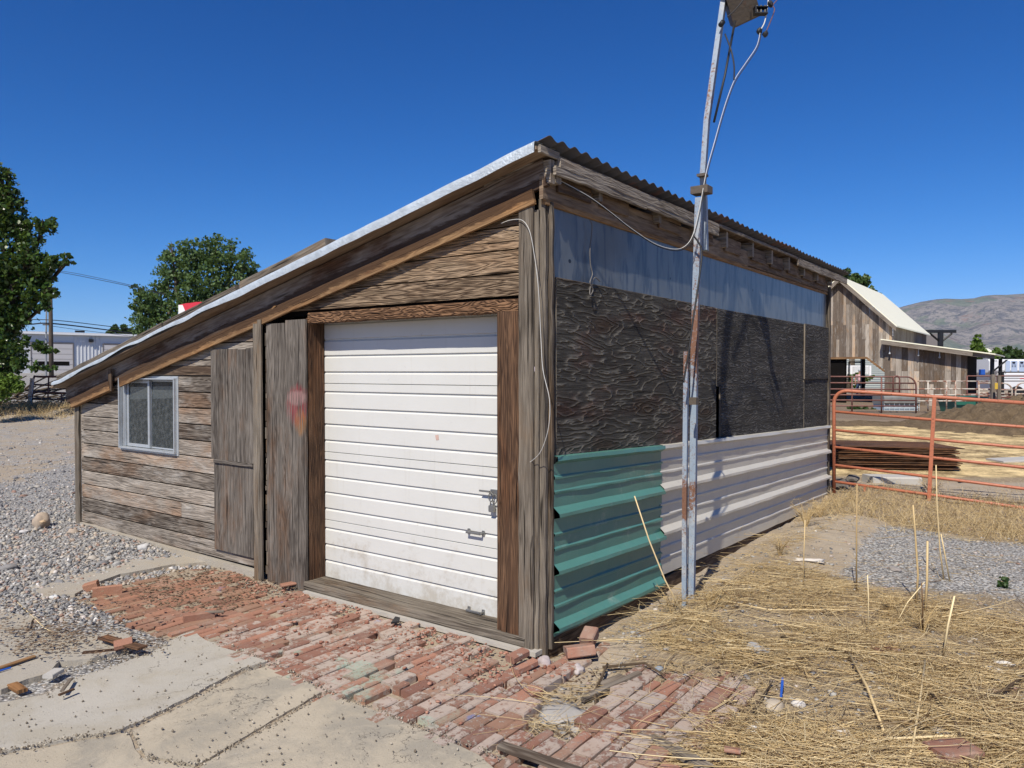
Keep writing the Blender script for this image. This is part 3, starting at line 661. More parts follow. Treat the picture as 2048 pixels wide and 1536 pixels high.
# remaining walls and floor of the interior
bk.prism([Vector((.05, .03, .02)), Vector((6.7, .03, .02)), Vector((6.7, .03, 2.8)), Vector((.05, .03, 2.8))], (0, .02, 0))
bk.prism([Vector((.05, 5.92, .02)), Vector((6.7, 5.92, .02)), Vector((6.7, 5.92, 1.38)), Vector((.05, 5.92, 1.38))], (0, .02, 0))
bk.prism([Vector((6.7, .03, .02)), Vector((6.7, 5.94, .02)), Vector((6.7, 5.94, 1.38)), Vector((6.7, .03, 2.8))], (.02, 0, 0))
bk.prism([Vector((.2, .05, .04)), Vector((6.7, .05, .04)), Vector((6.7, 5.9, .04)), Vector((.2, 5.9, .04))], (0, 0, .02))
bk.build('inner_wall', M['dark'], shed)
# nails: small heads
# --- posts and trim on the front
pm = MB()
pm.bar((-.015, .045, -.03), Z, Y, -X, 2.75, .105, .03, 30, .006, .006, (.62, .35, .4)); pm.build('corner_board', M['post'], shed, label='grey split corner board with knots')
pm = MB()
pm.bar((.0, .035, -.06), Z, -Y, X, 2.80, .05, .045, 34, .010, .009, (.55, .4, .3))
pm.bar((-.02, .048, -.03), Z, -Y, X, 2.70, .03, .022, 34, .006, .004, (.75, .3, .5))
pm.bar((.047, .02, .0), Z, -Y, X, 2.72, .055, .035, 34, .010, .007, (.4, .5, .5))
pm.build('corner_post', M['post'], shed)
pm = MB(); pm.bar((-.005, 5.925, .03), Z, Y, -X, 1.36, .095, .03, 14, .004, .005, (.6, .2, .3)); pm.build('corner_board', M['post'], shed)
pm = MB()
pm.bar((-.045, 2.695, .0), Z, Y, -X, 2.115, .05, .022, 22, .006, .004, (.62, .3, .3)); pm.bar((-.03, 2.745, -.02), Z, Y, -X, 2.105, .055, .04, 22, .007, .006, (.8, .3, .3))
pm.build('door_side_post', M['post'], shed)
pm = MB()   # rough-edged filler seen in the gap beside the post
z = .05
while z < 2.0:
    l = random.uniform(.03, .12); pm.bar((-.004, 2.672, z), Z, Y, -X, l - .006, .02, .02 + random.random() * .01, 1, 0, .004); z += l
pm.build('filler_strip', M['post'], shed)
pm = MB(); pm.bar((-.012, 2.178, -.03), Z, Y, -X, 2.13, .245, .022, 20, .002, .003, (.45, .5, .5)); pm.bar((-.012, 2.4245, -.02), Z, Y, -X, 2.10, .244, .022, 20, .002, .003, (.40, .6, .5))
pm.build('plywood_cover', M['graf'], shed, label='grey plywood strip with faded red and yellow paint beside the white door')
pm = MB(); pm.bar((.0, 2.179, .02), Z, X, Y, 2.09, .158, .034, 12, .002, .004, (.3, .4, .3)); pm.build('door_jamb', M['jamb'], shed, label='dark shaded jamb left of the white door')
pm = MB(); pm.bar((-.002, .152, .06), Z, Y, -X, 2.01, .145, .03, 16, .003, .005, (.45, .5, .4)); pm.bar((-.002, .298, .06), Z, Y, -X, 2.01, .030, .024, 8, .003, .004, (.35, .5, .4))
pm.build('door_jamb', M['jamb'], shed)
pm = MB(); pm.bar((.03, .165, 2.062), Y, Z, -X, 2.00, .085, .05, 18, .006, .006, (.6, .5, .4)); pm.build('door_header', M['header'], shed)
pm = MB(); pm.bar((-.05, .10, .008), Y, Z, X, 2.09, .062, .25, 18, .006, .008, (.6, .3, .5)); pm.build('door_sill', M['post'], shed, label='weathered timber sill under the white door')
pm = MB(); pm.prism([GP(618, 1165, .0) + Vector((0, 0, 0)), Vector((-.075, 2.17, -.02)), Vector((-.075, .0, -.02)), Vector((.1, .0, -.02)), Vector((.1, 2.17, -.02))][1:], (0, 0, .028)); pm.build('sill_foundation', M['concrete'], shed)
pm = MB(); pm.prism([Vector((-.045, 2.8, -.06)), Vector((-.03, 5.98, -.02)), Vector((.1, 5.98, -.02)), Vector((.1, 2.8, -.06))], (0, 0, .105)); pm.build('footing', M['concE'], shed)
# hatch panels left of the post
pm = MB()
for j in range(5): pm.bar((-.010 - .0015 * (j % 2), 2.832 + .1275 * j, .935), Z, Y, -X, .955 + random.uniform(-.008, .004), .125, .018, 10, .003, .004, (.42 + .06 * random.random(), .3, .5))
pm.build('hatch_panel', M['plygrey'], shed, label='upper grey hatch panel of vertical boards'); 
pm = MB(); pm.bar((-.006, 2.868, .148), Z, Y, -X, .765, .565, .018, 10, .003, .004, (.5, .62, .5)); pm.bar((-.022, 2.85, .905), Y, Z, -X, .56, .03, .02, 6, .002, .003, (.7, .3, .5))
pm.build('hatch_panel', M['plygrey'], shed, label='lower hatch panel with rust-brown stains')
# --- overhead door
XD = .157
door_z = [.05]; prof = []
def groove(z): # underside then sloping shoulder
    return [(XD, z + .012), (XD + .014, z + .007), (XD + .014, z + .003), (XD, z - .012)]
seams = [.052, .523, 1.062, 1.602, 2.14]
for a, b in zip(seams[:-1], seams[1:]):
    H = .540; top = b; 
    pts = [(XD + .012, b), (XD, b - .004)]
    for q in (.13, .37, .605, .84):
        zz = b - H * q
        if zz - .015 > a + .01: pts += groove(zz)
    pts += [(XD, a + .004), (XD + .012, a + .0)]
    prof.append(pts)
pd = MB()
for pts in prof:
    for (a, b) in zip(pts[:-1], pts[1:]):
        pd.poly([Vector((a[0], 2.20, a[1])), Vector((a[0], .33, a[1])), Vector((b[0], .33, b[1])), Vector((b[0], 2.20, b[1]))])
pd.box((XD + .03, 1.27, 1.1), .02, 1.9, 2.05)
M['white_paint'] = doormat()
door = pd.build('overhead_door', M['white_paint'], shed, label='white ribbed overhead door with two pull handles')
def sub(mb, name, mat, par, label=None, smooth=False):
    o = mb.build(name, mat, None, smooth); o.parent = par
    if label: o['label'] = label
    return o
def pull(yc, zc):
    h = MB(); x0 = XD
    for s in (-1, 1):
        h.box((x0 - .004, yc + s * .062, zc - s * .0), .006, .022, .036)
    h.bar((x0 - .03, yc - .055, zc - .008), Y, Z, -X, .11, .016, .010, 4, 0, .003, (.5, .5, .5))
    for s in (-1, 1): h.bar((x0 - .004, yc + s * .058 - .006, zc - .008), -X, Y, Z, .034, .012, .014, 1, 0, .002, (.5, .5, .5))
    return sub(h, 'pull_handle', M['steel'], door)
pull(.64, .615); pull(.64, .085)
h = MB(); h.prism([Vector((XD - .001, .98, 1.255)), Vector((XD - .001, 1.01, 1.25)), Vector((XD - .001, 1.00, 1.215)), Vector((XD - .001, .975, 1.22))], (-.001, 0, 0)); sub(h, 'sticker_remnant', simple('faded_pink_sticker', (.52, .36, .30), .8), door)
h = MB(); x0 = XD; h.box((x0 - .006, .48, .898), .012, .065, .04); h.bar((x0 - .03, .50, .90), Y, Z, -X, .085, .012, .012, 1, 0, .002, (.5, .5, .5))
pts = [Vector((x0 - .022, .500 + .018 * math.cos(a), .868 + .030 * math.sin(a))) for a in np.linspace(0, 6.28, 14)]; h.tube(pts, .004, 6, cap=False)
pts = [Vector((x0 - .022, .468 + .018 * math.cos(a), .860 + .030 * math.sin(a))) for a in np.linspace(0, 6.28, 14)]; h.tube(pts, .004, 6, cap=False)
la = sub(h, 'latch', M['steel'], door)
h = MB(); h.box((x0 - .03, .486, .795), .022, .040, .045, cham=.005); pts = [Vector((x0 - .03, .486 + .013 * math.cos(a), .818 + .028 * math.sin(a))) for a in np.linspace(0, 3.14, 9)]
h.tube([Vector((x0 - .03, .499, .80))] + pts + [Vector((x0 - .03, .473, .80))], .0038, 6); 
pl_ = h.build('padlock', M['steel']); recenter(pl_); tag(pl_, 'small steel padlock hanging from the latch of the white overhead door', 'padlock')
# --- window
wy0, wy1, wz0, wz1 = 4.045, 5.070, .935, 1.632
w = MB()
def fr(mbx, ya, yb, za, zb, xf, dep, bw):
    mbx.bar((xf, ya, zb - bw), Y, Z, X, yb - ya, bw, dep, 1, 0, .002, (.5, .5, .5)); mbx.bar((xf, ya, za), Y, Z, X, yb - ya, bw, dep, 1, 0, .002, (.5, .5, .5))
    mbx.bar((xf, ya, za + bw + .0005), Z, Y, X, zb - za - 2 * bw - .001, bw, dep, 1, 0, .002, (.5, .5, .5)); mbx.bar((xf, yb - bw, za + bw + .0005), Z, Y, X, zb - za - 2 * bw - .001, bw, dep, 1, 0, .002, (.5, .5, .5))
fr(w, wy0 - .022, wy1 + .022, wz0 - .02, wz1 + .02, -.010, .012, .026)
fr(w, wy0, wy1, wz0, wz1, -.038, .098, .014)
win = w.build('window', M['alu'], shed, label='aluminium sliding window with dusty glass')
w = MB(); fr(w, wy0 + .535, wy1 - .065, wz0 + .02, wz1 - .02, .018, .02, .030); w.bar((.0, wy1 - .060, wz0 + .02), Z, Y, X, wz1 - wz0 - .04, .012, .05, 1, 0, .002, (.5, .5, .5)); w.bar((.0, wy1 - .036, wz0 + .02), Z, Y, X, wz1 - wz0 - .04, .012, .05, 1, 0, .002, (.5, .5, .5))
sub(w, 'sliding_sash', M['alu'], win)
w = MB(); fr(w, wy0 + .019, wy0 + .55, wz0 + .019, wz1 - .019, .040, .015, .014); sub(w, 'fixed_sash', M['alu'], win)
w = MB(); w.box((.027, (wy0 + wy1) / 2 + .235, (wz0 + wz1) / 2), .004, .38, .60); sub(w, 'pane', M['glass'], win)
w = MB(); w.box((.048, wy0 + .285, (wz0 + wz1) / 2), .004, .50, .64); sub(w, 'pane', M['glass'], win)
w = MB(); w.box((.14, 4.36, .945), .14, .5, .03); sub(w, 'inner_shelf', M['plank'], win)
# --- roof: deck, soffit, rafter, trim, metal edge, corrugated sheets
sl = Vector((0, 1, -SL)).normalized(); up = sl.cross(X).normalized()
if up.z < 0: up = -up
def onroof(x, y, dz=0.0): return Vector((x, y, 2.972 - SL * y + dz))
Lr = 6.30 / sl.y
pm = MB()
pm.bar(onroof(-.155, -.06), sl, X, up, (6.28 + .06) / sl.y, .152, .024, 24, .003, .003, (.62, .4, .3)); 
pm.build('soffit_board', M['soffit'], shed)
pm = MB()
x = .0
while x < 7.3:
    wd = .19; pm.bar(onroof(x, -.06, .001), sl, X, up, (6.28 + .06) / sl.y, wd - .006, .022, 8, .0, .003); x += wd
pm.build('roof_deck', M['beam'], shed)
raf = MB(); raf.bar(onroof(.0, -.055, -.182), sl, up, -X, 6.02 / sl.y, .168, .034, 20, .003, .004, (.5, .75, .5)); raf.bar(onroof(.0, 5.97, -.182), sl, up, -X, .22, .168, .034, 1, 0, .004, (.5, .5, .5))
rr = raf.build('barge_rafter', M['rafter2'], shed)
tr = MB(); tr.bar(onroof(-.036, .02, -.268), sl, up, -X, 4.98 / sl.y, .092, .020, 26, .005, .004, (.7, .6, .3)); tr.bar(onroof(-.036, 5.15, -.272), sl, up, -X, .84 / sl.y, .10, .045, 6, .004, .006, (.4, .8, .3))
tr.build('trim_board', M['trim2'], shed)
tr = MB(); tr.bar((-.003, 3.49, 1.662), Y, Z, -X, 1.64, .085, .006, 6, .002, .003, (.0, .3, .3)); tr.bar((-.06, 5.13, 1.50), Z, Y, -X, .22, .06, .015, 1, 0, .003, (.0, .5, .5))
tr.build('window_head_board', M['beam'], shed)
# rafter tails along the high side
for i, x in enumerate([.0, .55, 1.45, 2.15, 2.85, 3.55, 4.15, 4.75, 5.35, 5.95, 6.62]):
    t = MB(); t.bar(Vector((x - (.03 if i == 0 else 0), -.075, 2.815)), Y, X, Z, .5, .045, .14, 3, .003, .005, (.6 + .3 * random.random(), .3, .3))
    if i == 0: t.bar(Vector((.03, -.085, 2.822)), Y, X, Z, .5, .045, .14, 3, .004, .008, (.8, .3, .3))
    t.build('rafter', M['fascia'], shed)
# beam boards under the eave on the side wall
bmx = MB(); bmx.bar((-.035, .0, 2.725), X, Z, -Y, 3.6, .15, .028, 20, .004, .006, (.7, .3, .4)); bmx.bar((3.57, .0, 2.735), X, Z, -Y, 3.1, .14, .026, 20, .004, .006, (.3, .5, .4))
bmx.build('eave_beam', M['beam'], shed)
bmx = MB(); bmx.bar((-.0, .01, 2.70), X, Z, -Y, 6.66, .028, .034, 24, .003, .004, (.9, .6, .4)); bmx.build('ledger_strip', M['trim'], shed)
bmx = MB()
xx = .1
for x in [.1, .62, 1.52, 2.2, 2.9, 3.62, 4.22, 4.82, 5.42, 6.02]:
    bmx = MB(); bmx.bar((x, -.032, 2.79), X, Z, -Y, .40, .13, .016, 3, .006, .004, (random.random() * .6, .5, .5)); bmx.build('blocking_board', M['beam'], shed)
fa = MB(); fa.bar((-.02, -.088, 2.862), X, Z, -Y, 1.20, .055, .022, 14, .008, .006, (.5, .4, .4)); fa.bar((.03, -.088, 2.905), X, Z, -Y, 2.55, .072, .024, 20, .007, .007, (.6, .4, .4))
fa.bar((1.16, -.088, 2.870), X, Z, -Y, 1.42, .045, .021, 12, .009, .006, (.7, .4, .4)); fa.bar((2.6, -.086, 2.955), X, Z, -Y, 2.4, .03, .02, 12, .003, .005, (.2, .4, .4))
fa.bar((5.0, -.088, 2.890), X, Z, -Y, 2.35, .09, .022, 20, .010, .007, (.5, .4, .4))
fa.build('fascia_board', M['fascia'], shed)
fa = MB(); fa.bar((-.16, -.075, 2.962), X, Z, -Y, .2, .045, .02, 3, .002, .004, (.6, .4, .4)); fa.build('deck_end_board', M['fascia'], shed)
# rolled metal edge over the barge side
me_ = MB(); ny_ = 90; prof2 = [(.10, .052), (.0, .052), (-.150, .052), (-.164, .048), (-.170, .038), (-.172, .018), (-.170, -.016)]
rows_ = []
for i in range(ny_ + 1):
    y = -.055 + (6.22 + .055) * i / ny_
    bend = max(0, (y - 2.2) / 4.0)
    wv = noise.noise(Vector((y * 2.1, 2, 3))) * .055 * bend + noise.noise(Vector((y * 4, 2, 3))) * .014 + bend * .012
    lift = (noise.noise(Vector((y * 1.6, 8, 3))) * .05 + .03) * min(1, bend * 2)
    rows_.append([onroof(a + (-.02 * lift * 10 if j > 3 else 0), y, b + (wv if j < 3 else wv * .6) + (lift * .9 if j == 6 else lift * .5 if j == 5 else 0)) for j, (a, b) in enumerate(prof2)])
b0 = len(me_.v)
for rrw in rows_: me_.v.extend(rrw)
K = len(prof2)
for i in range(ny_):
    for j in range(K - 1):
        a = b0 + i * K + j; me_.face((a, a + 1, a + K + 1, a + K), [(0, 0)] * 4, (.5, .5, .5))
me_.build('metal_edge', M['galv'], shed, smooth=True)
# painted shade strip, then layered old roofing standing above the edge on the lower half
rf = MB(); rf.bar(onroof(-.161, 2.5, .010), sl, X, up, 3.8, .10, .036, 30, .012, .004); rf.build('gap_shade_strip', M['rubber'], shed)  # black strip added as painted shade in the gap under the lifted metal
rf = MB(); y = 1.84
rf.bar(onroof(-.09, 1.86, .053), sl, X, up, 1.1, .25, .095, 8, .006, .008, (.7, .3, .3)); rf.bar(onroof(-.10, 2.97, .053), sl, X, up, 1.15, .25, .080, 8, .010, .008, (.5, .3, .3)); rf.bar(onroof(-.09, 4.14, .053), sl, X, up, 2.2, .25, .085, 12, .012, .006, (.5, .3, .3))
rf.build('roof_ridge_board', M['post'], shed)
# corrugated iron
co = MB(); nX = 430; x0c, x1c = -.14, 7.42; pitch = .135; rowsY = [-.125, .3, 1.6, 3.2, 4.8, 6.30]
for j, y in enumerate(rowsY):
    for i in range(nX + 1):
        x = x0c + (x1c - x0c) * i / nX
        s_ = math.sin(2 * math.pi * x / pitch); co.v.append(onroof(x, y + .012 * noise.noise(Vector((x * 2, 1, 1))) * (j == 0), .050 + .012 * s_ + .008 * noise.noise(Vector((x * 1.2, y, 2)))))
for j in range(len(rowsY) - 1):
    for i in range(nX):
        a = j * (nX + 1) + i; co.face((a, a + 1, a + nX + 2, a + nX + 1), [(0, 0)] * 4, (.5, .5, .5))
cob = co.build('corrugated_roof', M['roofmetal'], shed, smooth=True)
so = cob.modifiers.new('thick', 'SOLIDIFY'); so.thickness = .004; so.offset = 0
# --- side wall
pm = MB()
def sheet(mbx, x0, x1, zt0, zt1, ribs, off, hgt_, extra=0.0, cut=None, n=40):
    """horizontal ribbed sheet: rows as (distance below top, outward) swept along X"""
    b0 = len(mbx.v); Kp = len(ribs)
    for i in range(n + 1):
        q = i / n; x = x0 + (x1 - x0) * q; zt = zt0 + (zt1 - zt0) * q
        for j, (d, o) in enumerate(ribs):
            dn = .0035 * noise.noise(Vector((x * 3, j * .7, 1 + extra)))
            xe = x
            if i == 0: xe += .003 * math.sin(j * 1.9) 
            if i == n: xe += .012 * math.sin(j * 1.3)
            mbx.v.append(Vector((xe, -(off + o) + dn, zt - d + dn)))
    for i in range(n):
        for j in range(Kp - 1):
            a = b0 + i * Kp + j; mbx.face((a, a + Kp, a + Kp + 1, a + 1), [(0, 0)] * 4, (.5, .5, .5))
def ribprof(total, pitch, first=0.0):
    r = []; d = first
    r += [(0, .000), (.004, .030), (.030, .036), (.052, .004)]
    k = 0
    while True:
        base = k * pitch
        for q in (.34, .60):       # two small stiffening ribs in every pan
            dd = base + pitch * q
            if dd + .03 < total: r += [(dd, .003), (dd + .010, .011), (dd + .022, .011), (dd + .028, .003)]
        dd = base + pitch
        if dd > total - .01: break
        r += [(dd - .036, .003), (dd, .044), (dd + .022, .046), (dd + .036, .004)]
        k += 1
    r = [p for p in r if p[0] <= total]
    r.append((total, .004)); return r
gp = MB(); sheet(gp, .075, 1.60, 1.182, 1.128, ribprof(1.115, .352), .030, 1); 
gp.build('metal_sheet', M['green'], shed, label='faded green ribbed metal sheet at the corner')
gp = MB(); sheet(gp, 1.575, 6.72, 1.132, .985, ribprof(1.02, .338), .027, 1, 3, n=110); gp.build('metal_sheet', M['white'], shed, label='long white ribbed metal sheet')
gp = MB(); gp.bar((.06, -.004, 2.24), X, Z, -Y, 6.57, .485, .004, 30, .0, .001, (.5, .5, .5)); gp.build('upper_sheet', M['blue'], shed, label='dull blue-grey flat sheet under the eave')
def ply(x0, x1, z0, z1, off, mat, lab, ang=0.0, vertical=False):
    p = MB(); p.bar((x0, -off, z0), Vector((1, 0, ang)), Z, -Y, x1 - x0, z1 - z0, .016, 14, .004, .002, (.5, .5, .5)); o_ = p.build('plywood_sheet', mat, shed, label=lab)
    e = MB(); e.bar((x0 - .004, -off + .001, z0 + .004), Z, X, -Y, z1 - z0 - .008, .0035, .0155, 8, .001, .0005, (.9, .3, .5)); e.bar((x0, -off + .001, z1 + .0005), Vector((1, 0, ang)), Z, -Y, x1 - x0 - .02, .0035, .0155, 12, .0012, .0005, (.8, .3, .5)); e = e.build('painted_edge_highlight', M['post']); e.parent = o_  # pale strips painted in for the sunlit sheet edges
    return o_
ply(.115, 2.74, 1.10, 2.272, .012, M['blackply1'], 'largest black plywood sheet, knotty with deep swirling grain', -.004)
ply(2.765, 5.525, 1.56, 2.258, .010, M['blackply2'], 'black plywood sheet with long wavy horizontal grain')
ply(2.86, 5.55, .96, 1.565, .0115, M['blackply2'], 'lower black plywood sheet cut by the pole shadow', .0)
ply(5.555, 6.70, 1.60, 2.262, .024, M['blackply2'], 'small black plywood sheet at the far upper corner')
ply(5.57, 6.69, .93, 1.597, .012, M['blackply2'], 'small black plywood sheet at the far lower corner')
pm = MB(); pm.bar((6.66, .0, .02), Z, X, -Y, 2.78, .07, .05, 20, .006, .006, (.3, .3, .3)); pm.build('end_post', M['post'], shed)
pm = MB(); pm.bar((.07, -.002, .10), Z, X, -Y, 2.15, .04, .006, 10, .002, .002, (.3, .3, .3)); pm.build('post_shade_strip', M['dark'], shed)  # near-black strip painted in for the corner post's shadow in the gap
pm = MB(); pm.bar((.05, .02, -.09), X, Z, -Y, 6.65, .16, .03, 20, .004, .006, (.2, .3, .3)); pm.build('sill_beam', M['beam'], shed)
# far and back outer walls
pm = MB()
for i in range(10): pm.bar((6.74, .02 + .0, .05 + i * .145), Y, Z, X, 5.9, .139, .02, 4, 0, .003)
for i in range(9): pm.bar((.06, 5.955, .05 + i * .145), X, Z, Y, 6.6, .139, .02, 4, 0, .003)
pm.build('rear_siding', M['siding'], shed)
# wires on the shed
def wire(pts, r, mat, name, parent=None, n=6, smoothn=6):
    P = []; pts = [Vector(p) for p in pts]; N_ = len(pts)
    for i in range(N_ - 1):
        p0 = pts[max(i - 1, 0)]; p1 = pts[i]; p2 = pts[i + 1]; p3 = pts[min(i + 2, N_ - 1)]
        for s_ in range(smoothn):
            t = s_ / smoothn
            P.append(.5 * ((2 * p1) + (-p0 + p2) * t + (2 * p0 - 5 * p1 + 4 * p2 - p3) * t * t + (-p0 + 3 * p1 - 3 * p2 + p3) * t ** 3))
    P.append(pts[-1]); w_ = MB(); w_.tube(P, r, n); return w_.build(name, mat, parent, True)
wire([FP(1002, 447, .03), FP(1022, 440, .05), FP(1045, 441, .06), FP(1060, 465, .07), FP(1070, 520, .07), FP(1077, 580, .07), FP(1082, 680, .06), FP(1086, 740, .08), FP(1099, 800, .10), FP(1097, 855, .10), FP(1083, 900, .08), FP(1066, 920, .05), FP(1050, 929, .035)], .0022, M['wirewhite'], 'loose_wire', shed)
o = wire([SP(1180, 440, .03), SP(1184, 450, .035), SP(1183, 470, .03), SP(1180, 500, .03), SP(1181, 530, .03), SP(1185, 548, .04), SP(1180, 565, .045), SP(1186, 580, .05), SP(1180, 590, .05), SP(1181, 572, .04), SP(1190, 555, .04), SP(1200, 563, .05)], .004, M['ropew'], 'twisted_wire', shed)
# scuffs: torn flap of wood beside the trim
pm = MB(); pm.bar(FP(547, 618, .05), (FP(562, 603, .07) - FP(547, 618, .05)), Y, -X, .06, .03, .006, 2, .004, .001, (.9, .6, .3)); pm.build('wood_splinter', M['trim'], shed)

# ------------------------------------------------------------------ the pole beside the wall
PD = 5.43
pb = GP(1382, 1213, .0)
pole = thing('lamp_pole', 'tall pale blue rusty steel pole standing beside the metal-sheeted wall', 'pole', (pb.x, pb.y, -.05))
def dpl(px, py, o=.39):
    rr = ray(px, py); return (-o - CAM.y) / rr.y
PA = Vector((.208, -.978, 0)); PB = Vector((.978, .208, 0))
def post_prism(pix, a, b, dd=PD):     # square tube following left-front corner pixels; a = width along -Y, b = depth along X
    mbp = MB(); b0 = 0; L = [DP(px, py, dpl(px, py, .375) + dd - PD) for px, py in pix]
    for p in L: mbp.v.extend([p, p + PA * a, p + PA * a + PB * b, p + PB * b])
    for i in range(len(L) - 1):
        for k_ in range(4):
            A = i * 4 + k_; B = i * 4 + (k_ + 1) % 4; mbp.face((A, B, B + 4, A + 4), [(0, 0)] * 4, (.5, .5, .5))
    n_1 = (len(L) - 1) * 4; mbp.face((3, 2, 1, 0), [(0, 0)] * 4, (.5, .5, .5)); mbp.face((n_1, n_1 + 1, n_1 + 2, n_1 + 3), [(0, 0)] * 4, (.5, .5, .5)); return mbp
mp = post_prism([(1374, 1225), (1378, 1000), (1381, 703), (1385, 560), (1390, 395)], .044, .070); mp.build('lower_post', M['pole'], pole)
mp = post_prism([(1363, 1225), (1364, 1000), (1367, 703)], .030, .050); mp.build('stub_post', M['pole'], pole)
mp = post_prism([(1404, 500), (1402, 400), (1399, 355), (1407, 240), (1424, 120), (1441, 0), (1452, -90)], .036, .075, PD + .03); mp.build('upper_post', M['pole'], pole)
mp = MB(); p = DP(1403, 381, dpl(1400 + (395 - (381)) * .11, 381) - .02); mp.box(p, .10, .13, .055); mp.build('joint_block', M['boxwood'], pole)
mp = MB(); p = DP(1405, 351, dpl(1400 + (395 - (351)) * .11, 351)); mp.box(p, .065, .065, .02); mp.build('strap', M['boxwood'], pole); mp = MB(); p = DP(1388, 802, dpl(1400 + (395 - (802)) * .11, 802)); mp.box(p, .05, .05, .05); mp.build('strap', M['boxwood'], pole)
# weathered equipment box and clamps near the top
bc = DP(1474, -18, dpl(1400 + (395 - (-18)) * .11, -18) + .04)
ax1 = (RT * .96 + Z * -.12).normalized(); ax3 = (Z * .80 + RT * -.42 + FW * -.42).normalized(); ax2 = ax3.cross(ax1).normalized(); ax1 = ax2.cross(ax3)
mp = MB(); mp.box(bc, .21, .19, .46, (ax1, ax2, ax3), cham=.01); mp.build('equipment_box', M['boxwood'], pole)
mp = MB()
for k_ in range(2): mp.box(DP(1521, 16 + k_ * 0, dpl(1400 + (395 - (16 + k_ * 0)) * .11, 16 + k_ * 0)) , .10, .05, .012, (RT, FW, Z))
mp.box(DP(1521, 28, dpl(1400 + (395 - (28)) * .11, 28)), .10, .05, .012, (RT, FW, Z)); mp.box(DP(1510, 20, dpl(1400 + (395 - (20)) * .11, 20)), .012, .05, .05, (RT, FW, Z))
for q in (1514, 1522, 1530): mp.tube([DP(q, 26, dpl(1400 + (395 - (26)) * .11, 26)), DP(q, 12, dpl(1400 + (395 - (12)) * .11, 12))], .012, 8)
mp.build('insulator_rack', M['blacksteel'], pole)
mp = MB(); mp.tube([DP(1470, 42, dpl(1400 + (395 - (42)) * .11, 42) + .06), DP(1450, 150, dpl(1400 + (395 - (150)) * .11, 150) + .06), DP(1428, 244, dpl(1400 + (395 - (244)) * .11, 244) + .05)], .009, 8); mp.tube([DP(1446, 44, dpl(1400 + (395 - (44)) * .11, 44) - .03), DP(1441, 50, dpl(1400 + (395 - (50)) * .11, 50) - .04)], .02, 8)
mp.build('brace_rod', M['blacksteel'], pole, smooth=True)
cb = [SP(1120, 361, .10), SP(1184, 397, .22), SP(1260, 455, .32)]
def cable(off, r, mat, nm, lab):
    pix = [(1120, 361, 4.60), (1150, 377, 4.68), (1184, 397, 4.78), (1222, 425, 4.90), (1260, 455, 5.02), (1307, 486, 5.16), (1345, 498, 5.26), (1369, 493, 5.32), (1386, 469, 5.35), (1400, 411, 5.38), (1413, 342, 5.39), (1430, 280, 5.40), (1441, 240, 5.42), (1455, 195, 5.43), (1470, 158, 5.43), (1492, 125, 5.44), (1513, 93, 5.44), (1520, 66, 5.44)]
    o = wire([DP(a + off * .9, b + off * 1.4, d if a < 1405 else dpl(1400 + (395 - b) * .11, b) + .0 - (.03 if b < 300 else .05)) for a, b, d in pix], r, mat, nm, None, 6, 5); recenter(o); tag(o, lab, 'cable', 'cables slung from the pole to the shed'); return o
cable(0, .0026, M['wirewhite'], 'overhead_cable', 'grey cable sagging from the shed eave to the blue pole and up to its connectors')
cable(2.2, .0034, M['rubber'], 'overhead_cable', 'black cable sagging just below the grey one between shed eave and blue pole')
wire([DP(1386, 470, dpl(1400 + (395 - (470)) * .11, 470) + (-0.090)), DP(1403, 500, dpl(1400 + (395 - (500)) * .11, 500) + (-0.090)), DP(1398, 560, dpl(1400 + (395 - (560)) * .11, 560) + (-0.090)), DP(1386, 640, dpl(1400 + (395 - (640)) * .11, 640) + (-0.080)), DP(1378, 700, dpl(1400 + (395 - (700)) * .11, 700) + (-0.070)), DP(1372, 735, dpl(1400 + (395 - (735)) * .11, 735) + (-0.060)), DP(1367, 765, dpl(1400 + (395 - (765)) * .11, 765) + (-0.050))], .007, M['rubber'], 'hanging_cable', pole)
wire([DP(1450, 68, dpl(1400 + (395 - (68)) * .11, 68) + (-0.010)), DP(1462, 100, dpl(1400 + (395 - (100)) * .11, 100) + (-0.050)), DP(1468, 130, dpl(1400 + (395 - (130)) * .11, 130) + (-0.050)), DP(1468, 160, dpl(1400 + (395 - (160)) * .11, 160) + (-0.030))], .006, M['rubber'], 'hanging_cable', pole)
wire([DP(1455, 34, dpl(1400 + (395 - (34)) * .11, 34) + (-0.080)), DP(1470, 20, dpl(1400 + (395 - (20)) * .11, 20) + (-0.080)), DP(1485, 2, dpl(1400 + (395 - (2)) * .11, 2) + (-0.080)), DP(1500, -20, dpl(1400 + (395 - (-20)) * .11, -20) + (-0.080))], .005, M['rubber'], 'hanging_cable', pole)
wire([DP(1520, 62, dpl(1400 + (395 - (62)) * .11, 62) + (0.010)), DP(1529, 45, dpl(1400 + (395 - (45)) * .11, 45) + (0.010)), DP(1534, 20, dpl(1400 + (395 - (20)) * .11, 20) + (0.010)), DP(1538, -12, dpl(1400 + (395 - (-12)) * .11, -12) + (0.010))], .005, M['wirewhite'], 'service_wire', pole)
wire([DP(1531, 66, dpl(1400 + (395 - (66)) * .11, 66) + (0.010)), DP(1540, 45, dpl(1400 + (395 - (45)) * .11, 45) + (0.010)), DP(1549, 20, dpl(1400 + (395 - (20)) * .11, 20) + (0.010)), DP(1546, 10, dpl(1400 + (395 - (10)) * .11, 10) + (0.010)), DP(1560, -6, dpl(1400 + (395 - (-6)) * .11, -6) + (0.010))], .004, M['browngate'], 'service_wire', pole)
for a, b in ((1519, 62), (1531, 68), (1541, 8)): mp = MB(); mp.rock(DP(a, b, dpl(1437, b)), .022, sq=(1, 1, 1.2), sub=2, rough=.3); mp.build('wire_connector', M['rubber'], pole)

